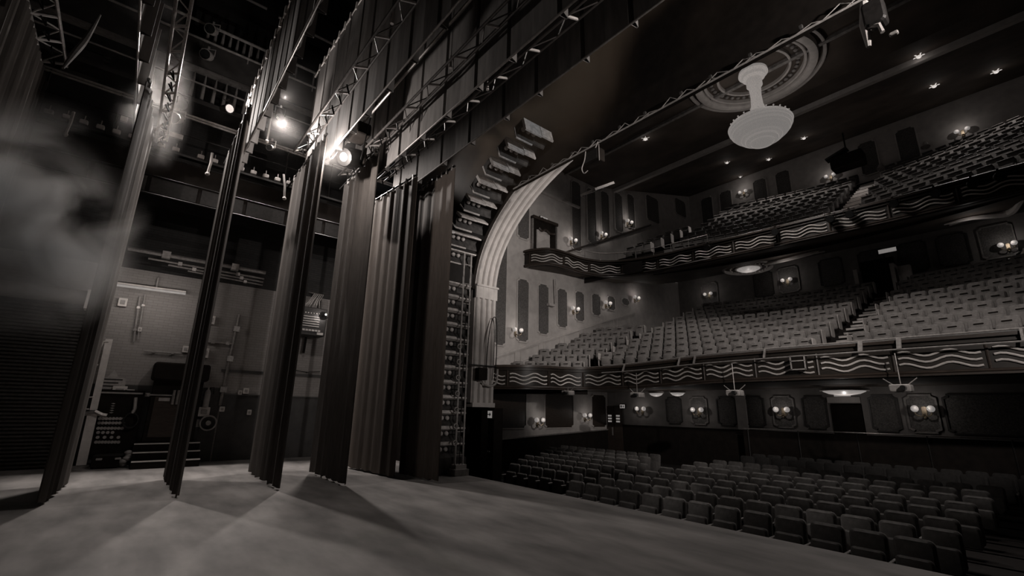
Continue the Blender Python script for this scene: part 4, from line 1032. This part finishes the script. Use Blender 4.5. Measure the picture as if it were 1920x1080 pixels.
for a in (0, 1, 2, 3): plight('chandelier_top_light', cc+Vector((1.5*math.cos(a*PI/2+.8), 1.5*math.sin(a*PI/2+.8), 13.2)), LCH*.016, 0)
t = thing('ceiling_rosette', 'round moulded rosette of ringed plaster around the chandelier stem', 'ceiling moulding', (cc.x, cc.y, 14.5))
for r, h, w, n in ((2.35, .1, .06, 'outer_ring'), (2.0, .2, .16, 'broad_ring'), (1.75, .14, .05, 'inner_ring'), (1.25, .12, .05, 'core_ring')):
    MB().lathe([(r-w, 14.55), (r-w*.8, 14.55-h), (r, 14.55-h*1.1), (r+w*.8, 14.55-h), (r+w, 14.55)], cc, 64).build(n, 'plaster', t, smooth=True)
for j in range(40):
    a = 2*PI*j/40; MB().ball(cc+Vector((1.52*math.cos(a), 1.52*math.sin(a), 14.52)), .085, 7, 5, .7).build('bead', 'plasterdark', t)
def ceilpt(px, py):
    d = ray(px, py); t = (14.55-H)/d.z
    if d.y*t > 19.5: t = (14.55-.27*19.5-H)/(d.z-.27*d.y)
    return Vector((d.x*t, d.y*t, H+d.z*t))
for k, (px, py, r) in enumerate(((1722, 103, .14), (1751, 159, .15), (1867, 132, .15), (1210, 258, .16), (1363, 303, .13), (1441, 297, .14), (1507, 257, .14), (1388, 330, .1))):
    p = ceilpt(px, py)-Vector((0, 0, .03))
    t = thing('star_downlight', ('star-shaped ceiling light nearest the header lantern', 'star-shaped ceiling light, middle of the cluster beyond the beam', 'star-shaped ceiling light farthest beyond the beam', 'hazy bright ceiling light between the header pipe and the upper side wall', 'ceiling light above the topmost corner sconce', 'ceiling light below the chandelier bowl toward the corner', 'ceiling light just beyond the rim of the chandelier bowl', 'smallest ceiling light, tucked above the topmost corner sconce')[k], 'ceiling light', p)
    mb = MB(); vs = []
    for j in range(10):
        a = PI*j/5+.3; q = r*(1.3 if j % 2 == 0 else .4); vs.append(p+Vector((q*math.cos(a), q*math.sin(a), 0)))
    mb.prism(vs, (0, 0, 0), (0, 0, -.03)).build('star_plate', 'star' if k < 3 else 'glow', t)
    MB().ball(p-Vector((0, 0, .05)), r*.62, 10, 7, .7).build('bulb', 'star', t, smooth=True)
    MB().lathe([(r*.6, 0), (r*.75, 0), (r*.75, -.03), (r*.6, -.03)], p, 12).build('collar', 'brass', t)
    plight('downlight_glow', p-Vector((0, 0, .35)), LS*.5, 0)
    if k < 7: slight('downlight_beam', p-Vector((0, 0, .2)), p-Vector((0, .3, 6)), LD, 120, .6, 0)
# under-balcony lights
for k, (px, py, z, r, l) in enumerate(((1582, 731, 2.62, .62, 'large oval lit ceiling dome under the lower balcony'), (1230, 736, 2.66, .3, 'small lit ceiling dome under the lower balcony, first from the corner'), (1270, 735, 2.66, .3, 'small lit ceiling dome under the lower balcony, second from the corner'), (1403, 503, 8.75, .55, 'lit ceiling dome with a beaded ring under the upper balcony'))):
    p = aZ(px, py, z) if k == 3 else aY(px, py, 18.4)
    t = thing('ceiling_dome_light', l, 'ceiling light', p)
    MB().lathe([(r, .02), (r*.95, -.06), (r*.7, -.13), (r*.3, -.17), (.001, -.18)], p, 24).build('glass_bowl', 'glow', t, smooth=True)
    MB().lathe([(r*1.0, .06), (r*1.12, .04), (r*1.12, -.03), (r*.98, -.04)], p, 24).build('rim', 'plaster', t, smooth=True)
    if k == 3:
        for j in range(24):
            a = 2*PI*j/24; MB().ball(p+Vector((1.5*r*math.cos(a), 1.5*r*math.sin(a), -.02)), .045, 6, 5).build('bead', 'gilt', t)
        MB().lathe([(r*1.9, .1), (r*2.0, -.05), (r*2.15, -.02), (r*2.2, .12)], p, 32).build('outer_ring', 'plaster', t, smooth=True)
    plight('dome_light', p-Vector((0, 0, .5)), LS*(3 if k == 0 else 1.2), 0)
# swooping plaster coves under the upper balcony
for k, (pts, l) in enumerate((([(1433, 497), (1470, 487), (1510, 477), (1535, 471)], 'pale plaster cove line under the upper balcony beside its dome light'), ([(1770, 421), (1820, 408), (1890, 400), (1915, 378), (1919, 366)], 'pale curling plaster cove under the far part of the upper balcony'))):
    P = [aZ(x, y, 8.62) for x, y in pts]
    t = thing('soffit_cove', l, 'ceiling moulding', P[1])
    MB().tube(spline(P, 5), [.03+.09*math.sin(PI*i/((len(P)-1)*5)) for i in range((len(P)-1)*5+1)], 8).build('cove', 'plaster', t, smooth=True)
    MB().tube([q+Vector((.1, .5, .1)) for q in spline(P, 5)], .05, 6).build('outer_line', 'plasterdark', t, smooth=True)
    plight('cove_light', P[1]-Vector((0, .2, .45)), LS*1.2, 0)
# ================================================================ DOORS AND SIGNS
t = thing('stalls_vestibule', 'black boxed doorway with paired door studs under the proscenium moulding', 'doorway', (-11.4, 8.6, -1.4))
MB().bx((-12.6, 8.4, -1.4), (-10.95, 8.72, 1.7)).build('casing', 'black', t)
MB().bx((-12.7, 8.3, .95), (-11.6, 8.4, 1.15)).build('canopy_edge', 'dado', t)
for x, z in ((-11.2, .5), (-11.2, -.25)):
    for s in (0, .09): MB().ball((x+s, 8.38, z), .022, 6, 5).build('door_stud', 'steel', t)
def exit_sign(p, wall, w, h, lab, sym=True):
    t = thing('exit_sign', lab, 'sign', p)
    def bx(u0, u1, z0, z1, d0, d1, nm, m):
        if wall == 'X': MB().bx((p.x+d0, p.y+u0, p.z+z0), (p.x+d1, p.y+u1, p.z+z1)).build(nm, m, t)
        else: MB().bx((p.x+u0, p.y-d0, p.z+z0), (p.x+u1, p.y-d1, p.z+z1)).build(nm, m, t)
    bx(-w/2-.02, w/2+.02, -h/2-.02, h/2+.02, -.02, .04, 'case', 'blackmetal')
    bx(-w/2, w/2, -h/2, h/2, .04, .055, 'lit_face', 'sign')
    if not sym: return t
    bx(-w*.36, -w*.12, -h*.3, h*.3, .055, .06, 'door_symbol', 'blackmetal')
    bx(-w*.04, w*.36, -h*.07, h*.07, .055, .06, 'arrow_shaft', 'blackmetal')
    for q in range(3): bx(w*.2+q*w*.05, w*.25+q*w*.05, -h*(.28-.09*q), h*(.28-.09*q), .055, .06, 'arrow_head', 'blackmetal')
    return t
p = aY(918, 777, 8.36); exit_sign(p, 8.36, .34, .2, 'lit exit sign on the black vestibule below the proscenium moulding')
p = aX(1019, 412, XS+.05); exit_sign(p, 'X', .5, .26, 'lit exit sign above the box door on the upper side wall')
p = aY(1168, 762, 19.9); exit_sign(p, 19.9, .3, .18, 'small lit exit sign near the corner of the stalls rear wall')
p = aY(1664, 470, 27.8); exit_sign(p, 27.8, .7, .2, 'wide lit exit sign high behind the circle seats', False)
t = thing('stalls_exit_door', 'dark double door with six small lit panes in the stalls corner', 'door', (aY(1148, 800, 19.9).x, 19.9, -.7))
for s in (-1, 1):
    x = aY(1148, 790, 19.9).x + .14 + s*.26
    d = MB().bx((x-.25, 19.86, -.6), (x+.25, 19.9, 1.95)).build('door_leaf', 'wood', t)
    for k in range(3): MB().bx((x-.1*1, 19.84, 1.15+k*.14), (x+.12, 19.86, 1.23+k*.14)).build('lit_pane', 'sign', d)
MB().bx((aY(1148, 815, 19.8).x-.02, 19.8, .5), (aY(1148, 815, 19.8).x+.02, 19.86, .9)).build('pull_handle', 'steel', t)
t = thing('box_door', 'pale door standing open at the end of the upper balcony under an exit sign', 'door', (XS, 15.2, 9.2))
MB().bx((XS+.002, 14.45, 9.2), (XS+.06, 16.1, 11.1)).build('recess_shade_panel', 'black', t)  # black panel on the wall face, painting in the dark of the opening
MB().bx((XS+.06, 14.75, 9.2), (XS+.12, 15.65, 10.55)).build('door_leaf', 'plaster', t)
MB().bx((XS+.02, 14.4, 11.05), (XS+.25, 16.15, 11.2)).build('lintel', 'wood', t)
for y in (14.4, 16.1): MB().bx((XS+.02, y, 9.2), (XS+.16, y+.08, 11.1)).build('jamb', 'steel', t)
MB().tube(spline([(XS+.2, 14.8, 10.62), (XS+.22, 15.0, 10.5), (XS+.2, 15.3, 10.62), (XS+.22, 15.6, 10.48), (XS+.2, 16.0, 10.6)], 4), .06, 6).build('pelmet_swag', 'wood', t, smooth=True)
struct('door_1', MB().bx((-5.96, 20.05, -.7), (-5.04, 20.15, 2.05)), 'black')
t = thing('mounted_strip_light', 'lit pale header strip above the dark stalls rear door', 'light fitting', (-5.5, 19.95, 2.2))
MB().bx((-6.0, 19.9, 2.12), (-5.0, 19.98, 2.32)).build('strip', 'plaster', t)
MB().bx((-5.75, 19.86, 2.34), (-5.25, 19.9, 2.44)).build('lit_lens', 'sign', t)
a = aX(1130, 355, -13)
t = thing('wall_float_light', 'pale slatted light panel hung below the ceiling by the upper side wall', 'light fitting', a)
A, B = aX(1102, 361, -13), aX(1138, 348, -13)
MB().box((A+B)/2, (.9, (B-A).length, .12), rx=math.atan2((B-A).z, (B-A).y)).build('panel', 'plaster', t)
for s in (-.3, .3): MB().box((A+B)/2+Vector((s, 0, -.07)), (.05, (B-A).length, .03), rx=math.atan2((B-A).z, (B-A).y)).build('slat', 'wood', t)
# upper balcony extras
p = aY(1590, 303, 28.5)
t = thing('follow_spot_box', 'black sloped follow-spot housing above the upper balcony seats', 'stage light', p)
MB().rbox(p, (1.5, .8, .75), .1, 3, 'Y').build('housing', 'black', t)
MB().box(p+Vector((-.4, -.2, .5)), (1.1, .5, .1), ry=-.3).build('visor', 'blackmetal', t)
MB().tube([p, p+Vector((0, 0, 2.6))], .04, 6).build('hanger', 'blackmetal', t)
for k, (x, y, l) in enumerate(((1652, 313, 'small pale speaker at the head of the upper pale stair'), (1735, 272, 'pale bell-shaped speaker on the upper rear wall'))):
    p = aY(x, y, 30.0); t = thing('wall_speaker', l, 'speaker', p)
    MB().tube([p+Vector((0, -.1, -.15)), p+Vector((0, 0, .15))], [.2, .08], 10).build('horn', 'tag', t)
    MB().tube([p, p+Vector((0, .4, .1))], .03, 6).build('bracket', 'steel', t)
# circle wall opening beside the upper balcony underside
p = aX(1160, 770, XS)
t = thing('column_lamp_post', 'thin pale pole standing at the curved end of the balcony underside', 'pole', aX(1042, 560, XS+.3))
MB().tube([aX(1041, 523, XS+.3), aX(1043, 568, XS+.3)], .03, 6).build('pole', 'tag', t)
MB().box(aX(1033, 572, XS+.2), (.2, .4, .12)).build('bracket', 'plaster', t)

t = thing('stalls_rear_rail', 'thin pale handrail along the dark partition behind the rear stalls seats', 'rail', (-4, 19.3, .2))
MB().tube([(-8.9, 19.3, 1.12), (6, 19.3, 1.12)], .022, 6).build('rail', 'steel', t, smooth=True)
MB().bx((-8.9, 19.33, -.7), (6, 19.38, 1.05)).build('partition_panel', 'black', t)
for k in range(9): MB().tube([(-8.7+k*1.8, 19.3, -.6), (-8.7+k*1.8, 19.3, 1.12)], .02, 6).build('post', 'blackmetal', t)
struct('trim_rear_pilaster', MB().bx((-9.35, 19.9, 1.05), (-8.95, 20, 2.45)), 'wallcream')

# unseen downlights added behind the header to rim-light the stalls seats
for k, (x, y, tx) in enumerate(((-1.8, 15.3, -2.4), (-4.2, 15.3, -4.6), (-8.2, 15.3, -7.2), (-11.0, 15.2, -11.0), (-13.0, 14.6, -12.6))):
    p = Vector((x, y, 14.52))
    t = thing('added_downlight', 'unseen added ceiling downlight in a row before the chandelier, %s from the far side' % ORD[k], 'ceiling light', p)
    MB().lathe([(.1, .02), (.19, .02), (.19, -.03), (.13, -.05), (.11, -.02)], p, 16).build('trim_collar', 'brass', t, smooth=True)
    MB().lathe([(0, .0), (.1, 0), (.1, -.01), (0, -.01)], p, 16).build('lamp_face', 'star', t)
    slight('added_stalls_beam', p-Vector((0, 0, .08)), (tx, 11.8, 0), LT, 37, .5, .08)
# ================================================================ STAGE HAZE (real scattering volumes)
def haze(name, lab, c, rad, dens, ns=2.2, lo=.42, hi=.62, col=(.8, .76, .73), rot=(0, 0, 0), aniso=.2, seed=0., falloff=1.0):
    m = bpy.data.materials.new(name); m.use_nodes = True; nt = m.node_tree; nt.nodes.clear()
    out = nt.nodes.new('ShaderNodeOutputMaterial'); v = nt.nodes.new('ShaderNodeVolumeScatter')
    v.inputs['Color'].default_value = (*col, 1); v.inputs['Anisotropy'].default_value = aniso
    tc = nt.nodes.new('ShaderNodeTexCoord'); mp = nt.nodes.new('ShaderNodeMapping'); mp.inputs['Location'].default_value = (seed, seed*1.7, -seed)
    sx = max(rad); mp.inputs['Scale'].default_value = tuple(r/sx for r in rad)
    n = nt.nodes.new('ShaderNodeTexNoise'); n.inputs['Scale'].default_value = ns; n.inputs['Detail'].default_value = 4; n.inputs['Distortion'].default_value = .8
    nt.links.new(tc.outputs['Object'], mp.inputs[0]); nt.links.new(mp.outputs[0], n.inputs['Vector'])
    mr = nt.nodes.new('ShaderNodeMapRange'); mr.interpolation_type = 'SMOOTHSTEP'
    mr.inputs['From Min'].default_value = lo; mr.inputs['From Max'].default_value = hi
    nt.links.new(n.outputs['Fac'], mr.inputs['Value'])
    ln = nt.nodes.new('ShaderNodeVectorMath'); ln.operation = 'LENGTH'; nt.links.new(tc.outputs['Object'], ln.inputs[0])
    fr = nt.nodes.new('ShaderNodeMapRange'); fr.interpolation_type = 'SMOOTHSTEP'
    fr.inputs['From Min'].default_value = 1; fr.inputs['From Max'].default_value = 1-falloff; fr.inputs['To Min'].default_value = 0; fr.inputs['To Max'].default_value = dens
    nt.links.new(ln.outputs['Value'], fr.inputs['Value'])
    mu = nt.nodes.new('ShaderNodeMath'); mu.operation = 'MULTIPLY'
    nt.links.new(mr.outputs[0], mu.inputs[0]); nt.links.new(fr.outputs[0], mu.inputs[1]); nt.links.new(mu.outputs[0], v.inputs['Density'])
    nt.links.new(v.outputs[0], out.inputs['Volume'])
    mb = MB(); mb.ball((0, 0, 0), 1, 24, 14)
    o = mb.build(name, m, smooth=True)
    o.location = c; o.scale = rad; o.rotation_euler = rot
    o['kind'] = 'stuff'; tag(o, lab, 'smoke')
    return o
haze('stage_smoke', 'bank of pale stage smoke drifting in front of the dark wing at the upstage corner', aX(75, 425, -9.0), (2.3, 1.3, 1.75), HZ[0], 1.9, .44, .60, seed=3.1)
haze('rising_smoke', 'plume of pale smoke rising beside the narrow leg near the galleries', aX(278, 135, -12.0), (1.5, .9, 2.4), HZ[1], 2.0, .43, .60, seed=1.3, rot=(.2, .25, 0))
haze('lamp_haze', 'glowing haze around the gallery floodlight between two legs', aX(545, 205, -14.6)+Vector((.3, 0, 0)), (1.7, 1.5, 1.9), HZ[2], 1.3, .3, .6, seed=5.2)
haze('beam_haze', 'small glowing haze around the moving light among the trusses', (-10.75, 3.05, 7.75), (.9, .7, .9), HZ[3], 1.3, .25, .55, seed=2.2)
haze('brown_haze', 'thin brown haze hanging before the proscenium header', (-7.0, 6.7, 9.6), (5.5, .62, 3.6), HZ[4], 2.2, .40, .66, col=(.62, .45, .32), seed=7.7)
S.cycles.volume_max_steps = 256
S.cycles.volume_step_rate = 1.5
S.cycles.volume_bounces = 0
# ================================================================ RENDER LOOK
w = bpy.data.worlds.new('world'); S.world = w; w.use_nodes = True
w.node_tree.nodes['Background'].inputs['Color'].default_value = (.02, .017, .015, 1)
w.node_tree.nodes['Background'].inputs['Strength'].default_value = .03
S.view_settings.view_transform = 'Standard'; S.view_settings.look = 'None'
S.view_settings.exposure = 0; S.view_settings.gamma = 1
S.view_settings.use_curve_mapping = False
